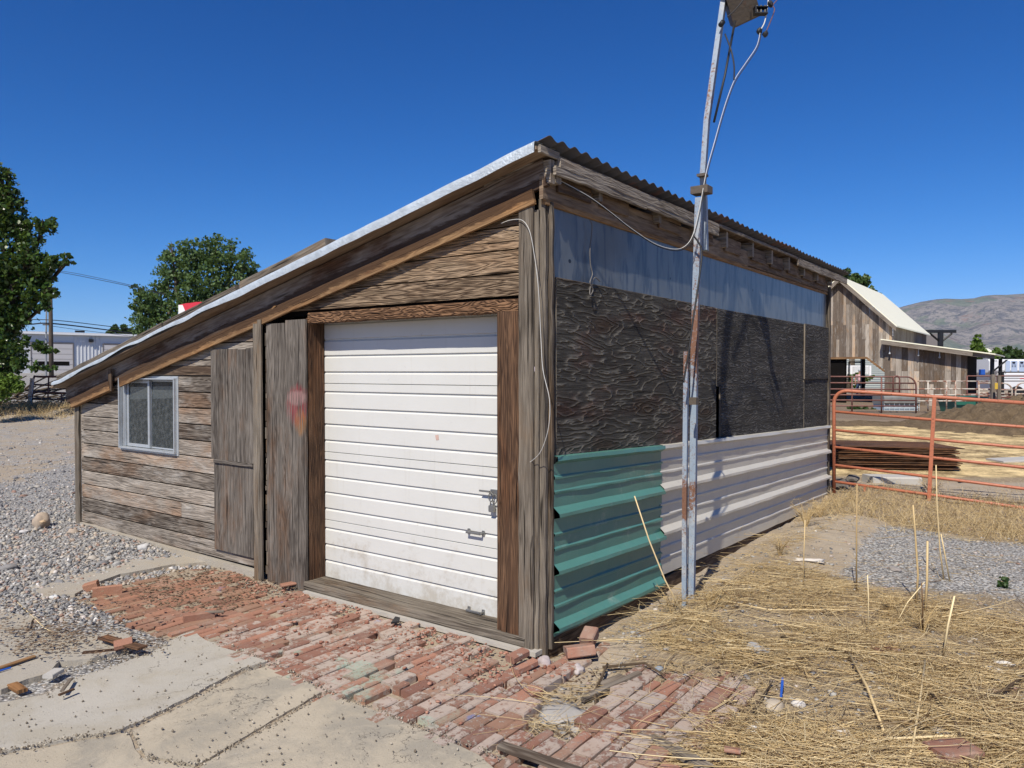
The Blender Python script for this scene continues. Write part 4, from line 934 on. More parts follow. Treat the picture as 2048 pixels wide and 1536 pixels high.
# ------------------------------------------------------------------ orange gate
gl = DP(1660, 990, 10.1)
gate = thing('pipe_gate', 'orange rust-speckled tubular gate at the far end of the shed', 'gate', (gl.x, gl.y, .1))
gp = MB()
def gpt(px, ly, ry, ext=1.55):
    a = DP(1664 if px is None else px, ly, 10.1); b = DP(2048, ry, 8.97); return a, a + (b - a) * ext
rails = [(780, 806), (823, 853), (860, 895), (894, 935), (930, 978), (963, 1017)]
ends = []
for i, (l, r) in enumerate(rails):
    a, b = gpt(1668, l, r); ends.append((a, b))
a0, b0_ = ends[0]; dv = (b0_ - a0).normalized(); bot = ends[-1][0]; dn_ = (bot - a0).normalized()
arc = [a0 + dv * .20 + dn_ * .0]
def arcpts(c0, d1, d2, r, n=8): return [c0 + d1 * (r - r * math.sin(t)) + d2 * (r - r * math.cos(t)) for t in np.linspace(0, math.pi / 2, n)]
corner = arcpts(a0, dv, dn_, .17)
gp.tube([b0_] + corner + [bot + dn_ * .16], .0235, 10); gp.build('frame_tube', M['orange'], gate, smooth=True)
for i, (a, b) in enumerate(ends[1:]):
    g_ = MB(); g_.tube([a, a.lerp(b, .5) + Z * .004 * (i - 2), b], .0185, 10); g_.build('rail', M['orange'], gate, smooth=True)
for t in (.358, .80):
    g_ = MB(); a = ends[0][0].lerp(ends[0][1], t); b = ends[-1][0].lerp(ends[-1][1], t - .018); nrm = dv.cross(Z).normalized()
    g_.bar(a + dv * -.014 + nrm * -.0, (b - a), dv, nrm, (b - a).length + .12, .045, .028, 8, .0, .004, (.5, .5, .5)); g_.build('upright', M['orange'], gate)
g_ = MB(); g_.tube([ends[-1][0].lerp(ends[-1][1], .115), ends[-1][0].lerp(ends[-1][1], .115) - Z * .12], .015, 8); g_.build('foot', M['orange'], gate)
# chain hanging on the gate post
g_ = MB(); p = DP(1661, 822, 10.05); g_.tube([p + Vector((0, 0, .06)), p + RT * -.05 + Z * .02, p + RT * -.04 - Z * .05, p + RT * .01 - Z * .02], .006, 6); g_.build('chain', M['ropew'], gate)

# ------------------------------------------------------------------ yard behind the gate
def solo(mbx, name, mat, label, cat, group=None, smooth=False):
    o = mbx.build(name, mat, None, smooth); recenter(o); return tag(o, label, cat, group)
s_ = MB(); c0 = GP(1668, 950, .06); 
L_ = 1.9
for i in range(11):
    z = .10 + i * .032; j = random.uniform(-.03, .03)
    s_.bar(CF(5.35 + j, 12.4 + random.uniform(-.02, .02), z), (RT + FW * -.10).normalized(), FW, Z, L_ + random.uniform(-.03, .04), 1.1, .018, 6, .006, .003, (.15 + random.random() * .3, .9, .5))
s_.bar(CF(5.30, 12.35, .46), (RT + FW * -.05 + Z * -.015).normalized(), FW, Z, 2.05, 1.15, .016, 8, .012, .003, (.3, .9, .5))
solo(s_, 'plywood_stack', M['jamb'], 'stack of brown warped plywood sheets lying behind the orange gate', 'sheet stack')
s_ = MB(); s_.bar(CF(5.15, 10.75, .06), (RT + FW * -.12).normalized(), FW, Z, .66, .35, .13, 2, .004, .02, (.5, .5, .5)); solo(s_, 'concrete_block', M['pc'], 'pale concrete block lying in front of the plywood stack behind the orange gate', 'concrete block')
s_ = MB(); s_.bar(CF(8.6, 13.2, .03), (RT + FW * .3).normalized(), FW, Z, 1.6, .5, .09, 2, .004, .01, (.5, .5, .5)); solo(s_, 'concrete_plank', M['pc'], 'long pale slab lying flat on the straw at the right edge of the corral', 'concrete slab')
s_ = MB(); s_.rock(CF(4.55, 10.45, .10), .17, sq=(1.2, .7, .7)); s_.rock(CF(4.75, 10.5, .2), .09, sq=(1, .7, .6)); solo(s_, 'dark_rock', simple('dark_rock_stone', (.13, .115, .10), .9, 0, 8, .3, .5), 'dark brown rock pile behind the foot of the orange gate', 'rock')
s_ = MB(); s_.rock(CF(6.5, 10.9, .06), .10, sq=(1, .6, .5)); solo(s_, 'black_rubbish', M['blacksteel'], 'small black lump on the corral ground right of the concrete block', 'rubbish')
# manure mound
mm = MB()
def mound(cx, cy, rx, ry, h, name, mat, label, cat, n=44, rgh=.16):
    mb_ = MB(); b0 = 0
    for i in range(n + 1):
        for j in range(n + 1):
            u, v = i / n * 2 - 1, j / n * 2 - 1; d = math.hypot(u, v)
            z = h * max(0, math.cos(min(1, d) * math.pi / 2)) ** 1.2
            p = CF(cx + u * rx, cy + v * ry)
            z *= 1 + .35 * noise.noise(Vector((p.x * .7, p.y * .7, 4)))
            z += rgh * noise.noise(Vector((p.x * 2.6, p.y * 2.6, 3))) * min(1, max(0, 1.05 - d) * 4) + .05 * noise.noise(Vector((p.x * 9, p.y * 9, 3))) * (d < 1)
            mb_.v.append(Vector((p.x, p.y, z - .04 * (d >= 1) + .06)))
    for i in range(n):
        for j in range(n):
            a = i * (n + 1) + j; mb_.face((a, a + n + 1, a + n + 2, a + 1), [(0, 0)] * 4, (.5, .5, .5))
    o = mb_.build(name, mat, None, True); recenter(o); tag(o, label, cat); return o
kk = N('manure'); p = kk.pos(); c = kk.mix(kk.noise(p, 5, 7, .7), (.05, .033, .02), (.42, .31, .19)); c = kk.mix(kk.step(kk.noise(p, 22, 4, .7), .58, .68), c, (.36, .27, .16))
M['manure'] = kk.done(c, .95, kk.bump(kk.noise(p, 14, 6, .75), 1.0, .15), spec=.1)
mound(15.8, 21.5, 4.6, 4.0, .86, 'manure_mound', M['manure'], 'brown heap of manure and straw right of the green bin', 'mound', n=80, rgh=.30)
mound(9.5, 22.8, 4.6, 1.2, .13, 'manure_strip', M['manure'], 'low dark strip of trampled manure across the corral', 'mound', rgh=.06)
# water tote
tb = CF(0, 0); tot = thing('water_tote', 'squat caged water tote with grey foam cover in front of the barn', 'water tank', CF(15.6, 30.4, 0))
s_ = MB(); o0 = CF(14.92, 30.3, .06); s_.bar(o0, RT, FW, Z, 1.36, .9, .34, 3, .0, .03, (.5, .5, .5)); s_.build('tank', M['bluegrey'], tot)
s_ = MB(); s_.bar(CF(14.88, 30.2, .36), RT, FW, Z, 1.44, 1.0, .34, 8, .02, .06, (.5, .5, .5)); s_.build('foam_cover', M['foam'], tot)
s_ = MB()
for z in (.08, .24, .42): s_.tube([CF(14.88, 30.24, z), CF(16.32, 30.24, z)], .012, 5)
for i in range(8): s_.tube([CF(14.9 + i * .2, 30.23, .04), CF(14.9 + i * .2, 30.23, .44)], .010, 5)
s_.build('cage', M['galv'], tot)
s_ = MB(); s_.bar(CF(14.85, 30.2, -.0), RT, FW, Z, 1.5, .95, .07, 1, 0, .01, (.5, .5, .5)); s_.build('pallet', M['pc'], tot)
# green bin
bn = thing('green_bin', 'dark green plastic bin half hidden behind the manure mound', 'bin', CF(17.6, 29.5, 0))
s_ = MB()
b_ = [CF(17.15, 29.2, .05), CF(18.15, 29.2, .05), CF(18.15, 30.2, .05), CF(17.15, 30.2, .05)]; t_ = [CF(17.05, 29.1, .62), CF(18.28, 29.1, .62), CF(18.28, 30.3, .62), CF(17.05, 30.3, .62)]
s_.poly(b_[::-1])
for i in range(4): s_.poly([b_[i], b_[(i + 1) % 4], t_[(i + 1) % 4], t_[i]])
s_.build('body', M['green_plastic'], bn)
s_ = MB(); s_.bar(CF(17.0, 29.05, .62), RT, FW, Z, 1.34, 1.3, .10, 2, .01, .03, (.5, .5, .5)); s_.build('lid', M['green_plastic'], bn)
# ---- pipe panels in the middle distance
def panel(name, label, mat, d, xL, xR, ys_, yb, ups, r=.022, arcR=None, group='livestock panels in front of the barn', arches=()):
    base = DP(xL, yb, d); t = thing(name, label, 'panel', base, group)
    for i, yy in enumerate(ys_):
        m_ = MB(); a = DP(xL, yy, d); b = DP(xR, yy + (1 if arcR else 0), d)
        if i == 0 and arcR:
            bt = DP(xR, yb, d); q = arcpts(b, (a - b).normalized(), (bt - b).normalized(), arcR); m_.tube([a] + q + [bt], r, 6); m_.build('frame_tube', mat, t, smooth=True)
        else: m_.tube([a, b], r, 6); m_.build('rail', mat, t, smooth=True)
    for u in ups: m_ = MB(); m_.tube([DP(u, ys_[0], d), DP(u, yb, d)], r, 6); m_.build('upright', mat, t, smooth=True)
    for (u0, u1, y0_, y1_) in arches:
        m_ = MB(); a = DP(u0, y1_, d); b = DP(u1, y1_, d); h_ = DP(u0, y0_, d).z - a.z; w_ = (b - a).length / 2
        m_.tube([a + Z * (h_ - w_) * 0] + [a + (b - a) * (.5 - .5 * math.cos(t_)) + Z * ((h_ - w_) + w_ * math.sin(t_)) for t_ in np.linspace(0, math.pi, 10)] + [b], r, 6); m_.build('hoop', mat, t, smooth=True)
    return t
panel('livestock_panel', 'dark brown pipe panel with rounded corner in front of the barn opening', M['browngate'], 28.5, 1640, 1832, [753, 765.5, 778, 789.5, 800, 811.5], 826, [1763, 1704], .030, .35, arches=[(1786, 1799, 752, 790)])
panel('livestock_panel', 'white rusty panel along the wall of the lean-to barn', M['whiterust'], 28.8, 1836, 1992, [762.5, 778, 790, 802], 822, [1856, 1893, 1911, 1957], .028)
panel('livestock_panel', 'brown rusty panel across the dark open end of the lean-to', M['browngate'], 31.0, 1935, 2075, [752, 779, 788, 795, 804], 815, [1934, 1994, 2060], .032)
panel('livestock_panel', 'cream panel with one rounded corner ending near the right edge', M['whiterust'], 27.5, 1958, 2024, [766, 779, 786, 792, 798], 812, [1958], .028, .28)
panel('livestock_panel', 'cream panel with rounded left corner at the right edge of the photo', M['whiterust'], 27.2, 2090, 2031, [765, 779, 787, 793, 799], 812, [], .028, .28)
s_ = MB(); s_.bar(DP(1984, 830, 27), Z, RT, FW, 1.45, .13, .13, 6, .01, .02, (.3, .5, .5)); solo(s_, 'wooden_post', M['barnshade'], 'thick wooden post with yellow tag left of the two corral posts', 'post')
s_ = MB(); s_.bar(DP(1996, 830, 26.8), Z, RT, FW, 1.40, .12, .12, 6, .01, .02, (.1, .5, .5)); solo(s_, 'wooden_post', M['barnshade'], 'darker wooden corral post between the tagged post and the black rail post', 'post')
s_ = MB(); s_.box(DP(1992.5, 772, 26.7), .10, .02, .22, (RT, FW, Z)); solo(s_, 'yellow_tag', M['yellow'], 'small yellow and red tag on the corral post', 'tag')
# black rails in front of the trailer
s_ = MB(); s_.tube([DP(1996, 744.5, 37), DP(2110, 744.5, 37)], .035, 6); s_.tube([DP(2005.5, 744, 37), DP(2005.5, 800, 37)], .06, 6); s_.tube([DP(2092, 744, 37), DP(2092, 800, 37)], .06, 6); solo(s_, 'black_rail_fence', M['blacksteel'], 'thin black rail fence in front of the white trailer', 'fence')

# ---- barn
barn = thing('barn', 'barn clad in mixed vertical boards with cream roof, lean-to on its right', 'barn', CF(16.05, 37, 0))
WD = Vector((0, 0, 0)); A = (RT * .808 + FW * -.589).normalized(); Bd = (RT * .589 + FW * .808).normalized()   # along gable, along length
RG = CF(16.05, 37.0)              # under the ridge, gable plane
def bp(w, z, l=0.0): return RG + A * w + Bd * l + Z * z
RZ, EZ, EW = 6.25, 3.85, 2.40
wl = MB()
w = -2.4; bw = .155
while w < 2.30:
    ww = random.uniform(.12, .18); zt = RZ - .12 - abs(w + ww / 2) * (RZ - EZ) / EW - .05
    zb = 0.0
    # opening: z<2.32 for w in (-1.6..1.15), slanted corner until w=1.95 z=1.7
    if -2.0 < w < 1.18: zb = 2.34
    elif 1.18 <= w < 1.98: zb = 2.34 - (w - 1.18) * .78
    z = zb
    while z < zt - .01:
        z2 = min(zt, z + random.choice([.9, 1.6, 2.6])) if zt - z > .5 else zt
        wl.bar(bp(w, z) - Bd * 0, Z, A, -Bd, z2 - z - .006, ww - .006, .02 + random.random() * .008, 1, 0, .003, (random.random() * .95, random.random(), random.random())); z = z2
    w += ww
wl.build('gable_boards', M['barn'], barn)
wl = MB(); w = 2.0
RS = (3.12 - 2.36) / 4.55
while w < 5.22:
    ww = random.uniform(.16, .26); zt = 3.05 - (w - 1.95) * RS; z = 0.0
    while z < zt - .01:
        z2 = min(zt, z + random.choice([1.1, 1.7, 2.6])) if zt - z > .5 else zt
        wl.bar(bp(w, z) + Bd * -.05, Z, A, -Bd, z2 - z - .006, ww - .008, .025 + random.random() * .008, 1, 0, .003, (random.random() * .9, random.random(), random.random())); z = z2
    w += ww
wl.build('lean_to_boards', M['barn'], barn)
def bslab(P, d, name, mat, lab=None):
    m_ = MB(); m_.prism(P, d, (.4, .4, .4)); return m_.build(name, mat, barn, label=lab)
bslab([bp(0, RZ + .02, -.35), bp(0, RZ + .02, 10.7), bp(EW + .15, EZ - .10, 10.7), bp(EW + .15, EZ - .10, -.35)], (0, 0, .06), 'main_roof', M['creamroof'])
bslab([bp(0, RZ + .02, -.35), bp(-EW - .15, EZ - .10, -.35), bp(-EW - .15, EZ - .10, 10.7), bp(0, RZ + .02, 10.7)], (0, 0, .06), 'main_roof', M['creamroof'])
bslab([bp(0, RZ - .22, -.36), bp(EW + .12, EZ - .30, -.36), bp(EW + .12, EZ - .09, -.36), bp(0, RZ + .01, -.36)], Bd * .05, 'rake_board', M['barnshade'])
bslab([bp(0, RZ - .22, -.36), bp(0, RZ + .01, -.36), bp(-EW - .12, EZ - .09, -.36), bp(-EW - .12, EZ - .30, -.36)], Bd * .05, 'rake_board', M['barnshade'])
m_ = MB(); w = 0
while w < 10.3: m_.bar(bp(EW - .05, 0, w), Z, Bd, A, EZ - .05, .19, .03, 1, 0, .002, (random.random() * .6, .3, .3)); w += .20
m_.build('side_boards', M['barnshade'], barn)
m_ = MB(); m_.prism([bp(-2.4, 0, .1), bp(.22, 0, .1), bp(.22, 2.6, .1), bp(-2.4, 2.6, .1)], Bd * .3); m_.build('painted_interior_shade', M['dark'], barn)  # near-black slab painted as the shade inside the opening
m_ = MB(); m_.prism([bp(-2.4, 2.9, .1), bp(2.3, 2.9, .1), bp(2.3, 2.9, 10), bp(-2.4, 2.9, 10)], (0, 0, .05)); m_.build('loft_floor_painted_shade', M['dark'], barn)
bslab([bp(-2.0, 2.28, -.06), bp(1.18, 2.28, -.06), bp(1.98, 1.64, -.06), bp(2.02, 1.72, -.06), bp(1.22, 2.38, -.06), bp(-2.0, 2.38, -.06)], Bd * .05, 'opening_trim', M['trim'])
# lean-to roof
bslab([bp(1.9, 3.16, -.55), bp(6.45, 2.40, -.55), bp(6.45, 2.40, 6.0), bp(1.9, 3.16, 6.0)], (0, 0, .05), 'lean_to_roof', M['creamroof'])
bslab([bp(1.92, 2.96, -.56), bp(5.6, 2.345, -.56), bp(5.6, 2.52, -.56), bp(1.92, 3.14, -.56)], Bd * .05, 'lean_to_fascia', M['barnshade'])
bslab([bp(5.6, 2.345, -.40), bp(6.40, 2.23, -.40), bp(6.40, 2.38, -.40), bp(5.6, 2.51, -.40)], Bd * .05, 'lean_to_fascia', M['barnshade'])
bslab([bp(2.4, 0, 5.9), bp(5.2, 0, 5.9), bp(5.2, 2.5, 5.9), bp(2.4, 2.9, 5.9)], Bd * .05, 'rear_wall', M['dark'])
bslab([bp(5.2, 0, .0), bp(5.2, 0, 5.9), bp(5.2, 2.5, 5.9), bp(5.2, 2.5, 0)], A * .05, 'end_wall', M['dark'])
m_ = MB(); m_.bar(bp(6.2, 0, .2), Z, A, Bd, 2.3, .16, .16, 1, 0, .01); m_.build('support_post', M['blacksteel'], barn); m_ = MB(); m_.bar(bp(6.2, 0, 5.6), Z, A, Bd, 2.3, .16, .16, 1, 0, .01); m_.build('support_post', M['blacksteel'], barn); m_ = MB()
m_.bar(bp(6.28, 1.7, .28), (A * .55 + Z * .55), Bd, A, .7, .1, .1, 1, 0, .01)
m_.build('knee_brace', M['blacksteel'], barn)
# string of small lamps under the eaves
for w_, z_ in ((2.25, 2.55), (3.45, 2.45), (4.3, 2.35)):
    m_ = MB(); m_.tube([bp(w_, z_, -.3), bp(w_, z_ + .30, -.3)], .02, 6); m_.rock(bp(w_, z_ - .03, -.3), .05, sq=(1, 1, 1), rough=.05); m_.build('eave_lamp', M['alu'], barn)
# ---- black braced T post behind the barn
tp = thing('braced_post', 'tall black timber T-post with diagonal braces rising behind the barn roof', 'post', DP(1882, 790, 52))
d = 52
m_ = MB(); m_.bar(DP(1878, 800, d), Z, RT, FW, DP(1878, 664, d).z - DP(1878, 800, d).z, .27, .27, 1, 0, .01); m_.build('post', M['blacksteel'], tp)
m_ = MB(); m_.bar(DP(1846, 665.5, d), RT, FW, Z, 2.3, .3, .20, 1, 0, .01); m_.build('crossbeam', M['blacksteel'], tp)
for s0, s1 in (((1860, 667), (1878, 682)), ((1904, 667), (1886, 681))):
    m_ = MB(); m_.tube([DP(*s0, d + .1), DP(*s1, d + .1)], .07, 4); m_.build('brace', M['blacksteel'], tp)
# ---- houses far behind
def hbox(name, label, cat, d, x0, x1, yt, dep, mat, roofmat=None, rise=1.2, parts=()):
    t = thing(name, label, cat, DP((x0 + x1) / 2, 742 + 1.7 * f_ / d, d)); a = DP(x0, yt, d); b = DP(x1, yt, d); L = (b - a).length
    m_ = MB(); m_.bar(Vector((a.x, a.y, 0)), RT, FW, Z, L, dep, a.z, 1, 0, .01); m_.build('wall', mat, t)
    if roofmat:
        m_ = MB(); p0 = Vector((a.x, a.y, a.z)) - RT * .3 - FW * .3; q = [p0, p0 + RT * (L + .6), p0 + RT * (L + .6) + FW * (dep + .6), p0 + FW * (dep + .6)]
        r0 = (q[0] + q[3]) / 2 + Z * rise; r1 = (q[1] + q[2]) / 2 + Z * rise
        m_.poly([q[0], q[1], r1, r0]); m_.poly([q[2], q[3], r0, r1]); m_.poly([q[1], q[2], r1]); m_.poly([q[3], q[0], r0]); m_.build('roof', roofmat, t)
    return t
hbox('grey_house', 'plain grey-brown building end just right of the barn roof', 'house', 75, 1836, 1880, 667, 8, M['housegrey'])
hb = hbox('sided_house', 'pale grey-green sided house seen through the barn opening', 'house', 62, 1655, 1775, 690, 7, M['siding_house'], M['housegrey'], 1.5)
m_ = MB()
for i in range(22):
    a = DP(1655, 782, 61.9); m_.bar(Vector((a.x, a.y, .2 + i * .17)), RT, -FW, Z, 4.95, .03, .022, 1, 0, .002)
m_.build('lap_boards', M['siding_house'], hb)
hbox('small_house', 'small far house with pale sloping roof edge above the trailer', 'house', 90, 1972, 1996, 712, 5, M['vinyl'], M['creamroof'], 1.0)
# pale roof pitch edges
# ---- white picket fence beyond the opening
pf = thing('picket_fence', 'white picket fence seen through the barn opening', 'fence', DP(1715, 790, 57))
m_ = MB(); a = DP(1690, 733, 57); b = DP(1740, 733, 57)
for zz in (DP(1690, 734, 57).z, DP(1690, 747, 57).z): p0 = Vector((a.x, a.y, zz)); m_.bar(p0, (b - a).normalized(), FW, Z, (b - a).length, .05, .12, 1, 0, .005)
m_.build('rail', M['vinyl'], pf)
m_ = MB()
for i in range(24): p0 = a.lerp(b, i / 24.0); m_.bar(Vector((p0.x, p0.y, DP(0 + 1690, 748, 57).z)), Z, (b - a).normalized(), FW, DP(1690, 733, 57).z - DP(1690, 748, 57).z, .045, .03, 1, 0, .003)
m_.build('picket', M['vinyl'], pf)
for px in (1690.5, 1701, 1739):
    m_ = MB(); m_.bar(DP(px, 752, 56.8), Z, RT, FW, DP(px, 731, 56.8).z - DP(px, 752, 56.8).z, .14, .14, 1, 0, .01); m_.build('post', M['vinyl'], pf)
s_ = MB(); d = 46
s_.tube([DP(1698, 765, d), DP(1698, 724, d), DP(1724, 724, d)], .05, 4); s_.bar(DP(1723, 800, d), Z, RT, FW, DP(1723, 717, d).z - DP(1723, 800, d).z, .22, .2, 1, 0, .01)
solo(s_, 'black_gate_frame', M['blacksteel'], 'black metal gate frame standing in the barn passage', 'gate frame')
# person walking away
pr = thing('person', 'person in pink shirt, blue jeans and pale cap walking away beyond the barn opening', 'person', DP(1719.5, 742 + 1.7 * f_ / 50, 50))
def skinbody(name, verts, edges, radii, mat, parent, sub_=2):
    me = bpy.data.meshes.new(name); me.from_pydata([tuple(v) for v in verts], edges, []); o = bpy.data.objects.new(name, me); COL.objects.link(o)
    me.materials.append(mat); o.modifiers.new('skin', 'SKIN'); 
    for i, r in enumerate(radii): me.skin_vertices[0].data[i].radius = (r, r) if not isinstance(r, tuple) else r
    me.skin_vertices[0].data[0].use_root = True
    s2 = o.modifiers.new('sub', 'SUBSURF'); s2.levels = s2.render_levels = sub_; me.update()
    o.parent = parent; o.matrix_parent_inverse = parent_inv(parent); return o
P0 = DP(1719.5, 742 + 1.7 * f_ / 50, 50); P0.z = 0
def pp(r, w, z): return P0 + RT * r + FW * w + Z * z
dg = bpy.context.evaluated_depsgraph_get
bv = [pp(0, 0, .95), pp(0, 0, 1.15), pp(0, 0, 1.38), pp(0, 0, 1.50), pp(0, .02, 1.62), pp(0, .02, 1.72),
      pp(-.20, 0, 1.40), pp(-.30, .02, 1.12), pp(-.32, -.06, .86), pp(-.32, -.08, .78), pp(.20, 0, 1.40), pp(.29, -.02, 1.12), pp(.30, -.10, .86), pp(.30, -.12, .78),
      pp(-.10, 0, .88), pp(-.12, .12, .48), pp(-.12, .10, .08), pp(-.12, -.04, .04), pp(.10, 0, .88), pp(.11, -.10, .48), pp(.11, -.28, .10), pp(.11, -.16, .04)]
be = [(0, 1), (1, 2), (2, 3), (3, 4), (4, 5), (2, 6), (6, 7), (7, 8), (8, 9), (2, 10), (10, 11), (11, 12), (12, 13), (0, 14), (14, 15), (15, 16), (16, 17), (0, 18), (18, 19), (19, 20), (20, 21)]
brd = [(.17, .12), (.16, .11), (.18, .11), .06, .095, .08, .075, .05, .038, .04, .075, .05, .038, .04, .095, .065, .045, .04, .095, .065, .045, .04]
skinbody('body', bv, be, brd, M['skin'], pr)
sv = [bv[0] + Z * .02, bv[1], bv[2], bv[2] + Z * .06, bv[6], pp(-.26, .01, 1.22), bv[10], pp(.255, -.01, 1.22)]
skinbody('shirt', sv, [(0, 1), (1, 2), (2, 3), (2, 4), (4, 5), (2, 6), (6, 7)], [(.20, .145), (.19, .135), (.20, .13), .09, .10, .085, .10, .085], M['pinkshirt'], pr)
skinbody('jeans', [bv[0] - Z * .02, bv[14], bv[15], bv[16], bv[18], bv[19], bv[20]], [(0, 1), (1, 2), (2, 3), (0, 4), (4, 5), (5, 6)], [(.17, .125), .115, .085, .07, .115, .085, .07], M['jeans'], pr)
m_ = MB(); m_.rock(pp(0, .02, 1.74), .12, sq=(.95, 1.05, .75), rough=.02); m_.build('cap', M['cap'], pr, smooth=True)
# low green weeds in front of the barn, shrubs beyond
# ---- horse trailer
tr_ = thing('horse_trailer', 'long white livestock trailer with pale blue vented panels at the right edge', 'trailer', DP(2030, 742 + 1.7 * f_ / 44, 44))
d = 44
def tbar(x0, x1, y0, y1, name, mat, off=0.0, th=.04, par=tr_):
    m_ = MB(); a = DP(x0, y1, d - off); b = DP(x1, y0, d - off); m_.bar(a, RT, Z, FW, (DP(x1, y1, d - off) - a).length, b.z - a.z, th, 1, 0, .005); return m_.build(name, mat, par)
m_ = MB(); a = DP(1978, 745, d); m_.bar(Vector((a.x, a.y, a.z)), RT, FW, Z, 5.5, 2.4, DP(1978, 718.5, d).z - a.z, 2, 0, .12); m_.build('body', M['trailer'], tr_)
m_ = MB(); a = DP(1997, 781, d); m_.bar(Vector((a.x, a.y, a.z)), RT, FW, Z, 5.0, 2.4, DP(1997, 745.2, d).z - a.z, 2, 0, .05); m_.build('lower_body', M['trailer'], tr_)
tbar(2010, 2012, 722, 747, 'trim_strip', M['galv'], .03, .02)
for x0 in (2012, 2022.5, 2038.5, 2054):
    w_ = 8 if x0 == 2012 else 12
    pnl = tbar(x0, x0 + w_, 721.5, 744, 'vented_panel', M['trailerblue'], .03, .02)
    if w_ == 12:
        m_ = MB()
        m_.tube([DP(x0 + 2.4, 725, d - .06), DP(x0 + 7.6, 725, d - .06)], .045, 8)
        for zz in (730, 733.2):
            for u in (1.0, 6.3): m_.bar(DP(x0 + u + .3, zz + .7, d - .05), RT, Z, FW, .085, .036, .01, 1, 0, .002)
        o = m_.build('vent', M['blacksteel'], tr_)
m_ = MB(); 
for i, u in enumerate([1986.4, 1987.6, 1988.8, 1990.0, 1991.4, 1992.6, 1993.8]):
    m_.bar(DP(u, 722.3, d - .03), RT, Z, FW, .022, .045 if i % 3 else .06, .005, 1, 0, .001)
m_.build('lettering', M['blacksteel'], tr_)
tbar(1997, 2100, 756, 757.2, 'stripe', M['blacksteel'], .02, .02); tbar(2040, 2100, 756, 757.6, 'stripe', M['redplastic'], .03, .02); tbar(1997, 2100, 761, 763, 'stripe', M['housegrey'], .02, .02)
for u in (2035, 2062):
    m_ = MB(); c = DP(u, 786, d - .1); m_.tube([c, c + FW * .25], .40, 20); m_.build('wheel', M['rubber'], tr_)
s_ = MB(); s_.bar(DP(1962, 750, 40), RT, Z, FW, .22, .30, .2, 1, 0, .02); solo(s_, 'blue_container', M['bluething'], 'small blue container in the shade under the lean-to eave', 'container')

# ------------------------------------------------------------------ trees
def leaves(name, clumps, n, size, mat, parent, per=26, spread=.5, flat=0.0):
    """crown: leaf-sized faces gathered in many small sprays inside the given ellipsoids"""
    cs = np.array([list(c[0]) for c in clumps], dtype=float); rs = np.array([[c[1]] * 3 if not isinstance(c[1], (tuple, list)) else list(c[1]) for c in clumps], dtype=float)
    wt = (rs.prod(axis=1)) ** (.58); wt /= wt.sum(); ns = n // per
    k = rng.choice(len(cs), ns, p=wt); dirs = rng.normal(size=(ns, 3)); dirs /= np.linalg.norm(dirs, axis=1)[:, None]
    rad = rng.random(ns) ** .42
    sc_ = cs[k] + dirs * rad[:, None] * rs[k]
    sp_ = np.repeat(sc_, per, axis=0) + rng.normal(size=(ns * per, 3)) * np.repeat(rs[k].mean(axis=1) * spread * .30, per)[:, None] * np.array([1, 1, .7])
    n2 = len(sp_); t = np.stack([rng.random(n2), np.repeat((rng.random(ns) ** 1.5), per), rng.random(n2)], 1)
    tv = [(-.5, 0, 0), (0, -.38, .06), (.55, 0, -.05), (0, .38, .06)]; tf = [(0, 1, 2, 3)]
    s_ = size * (.55 + .9 * rng.random(n2)); o = bulk(name, tv, tf, sp_, randrot(n2), np.stack([s_, s_, s_], 1), t, mat)
    if parent is not None: o.parent = parent; o.matrix_parent_inverse = parent_inv(parent)
    return o
def limbs(name, base, clumps, r, parent, h=.5, mat=None):
    m_ = MB(); base = Vector(base); cc = sum((Vector(c[0]) for c in clumps), Vector()) / len(clumps); fork = base.lerp(Vector((cc.x, cc.y, cc.z)), h)
    m_.tube([base, base.lerp(fork, .5) + RT * r * .6, fork], r, 9, r2=r * .65)
    for c in clumps:
        e = Vector(c[0]); q = fork.lerp(e, .5) + Vector((random.uniform(-1, 1), random.uniform(-1, 1), random.uniform(0, 1))) * (e - fork).length * .12
        m_.tube([fork - Z * r, q, e], r * .45, 6, r2=r * .08)
        R_ = c[1] if not isinstance(c[1], (tuple, list)) else c[1][0]
        for _ in range(6):
            e2 = e + Vector((random.gauss(0, 1), random.gauss(0, 1), random.gauss(.3, 1))).normalized() * R_ * random.uniform(.6, 1.0); m_.tube([q.lerp(e, random.uniform(.2, .9)), (e + e2) / 2 + Z * .1 * R_, e2], r * .14, 4, r2=r * .03)
    return m_.build(name, M['bark'] if mat is None else mat, parent, True)
def tree(name, label, base, clumps, n, size, mat, r, group=None, h=.5, per=26, spread=.5, cat='tree'):
    t = thing(name, label, cat, base, group); limbs('trunk', base, clumps, r, t, h); leaves('crown', clumps, n, size, mat, t, per, spread); return t
def cl(L, d, k=1.0): return [(DP(x, y, d + (dd[0] if dd else 0)), r_ * d / f_ * k) for (x, y, r_, *dd) in L]
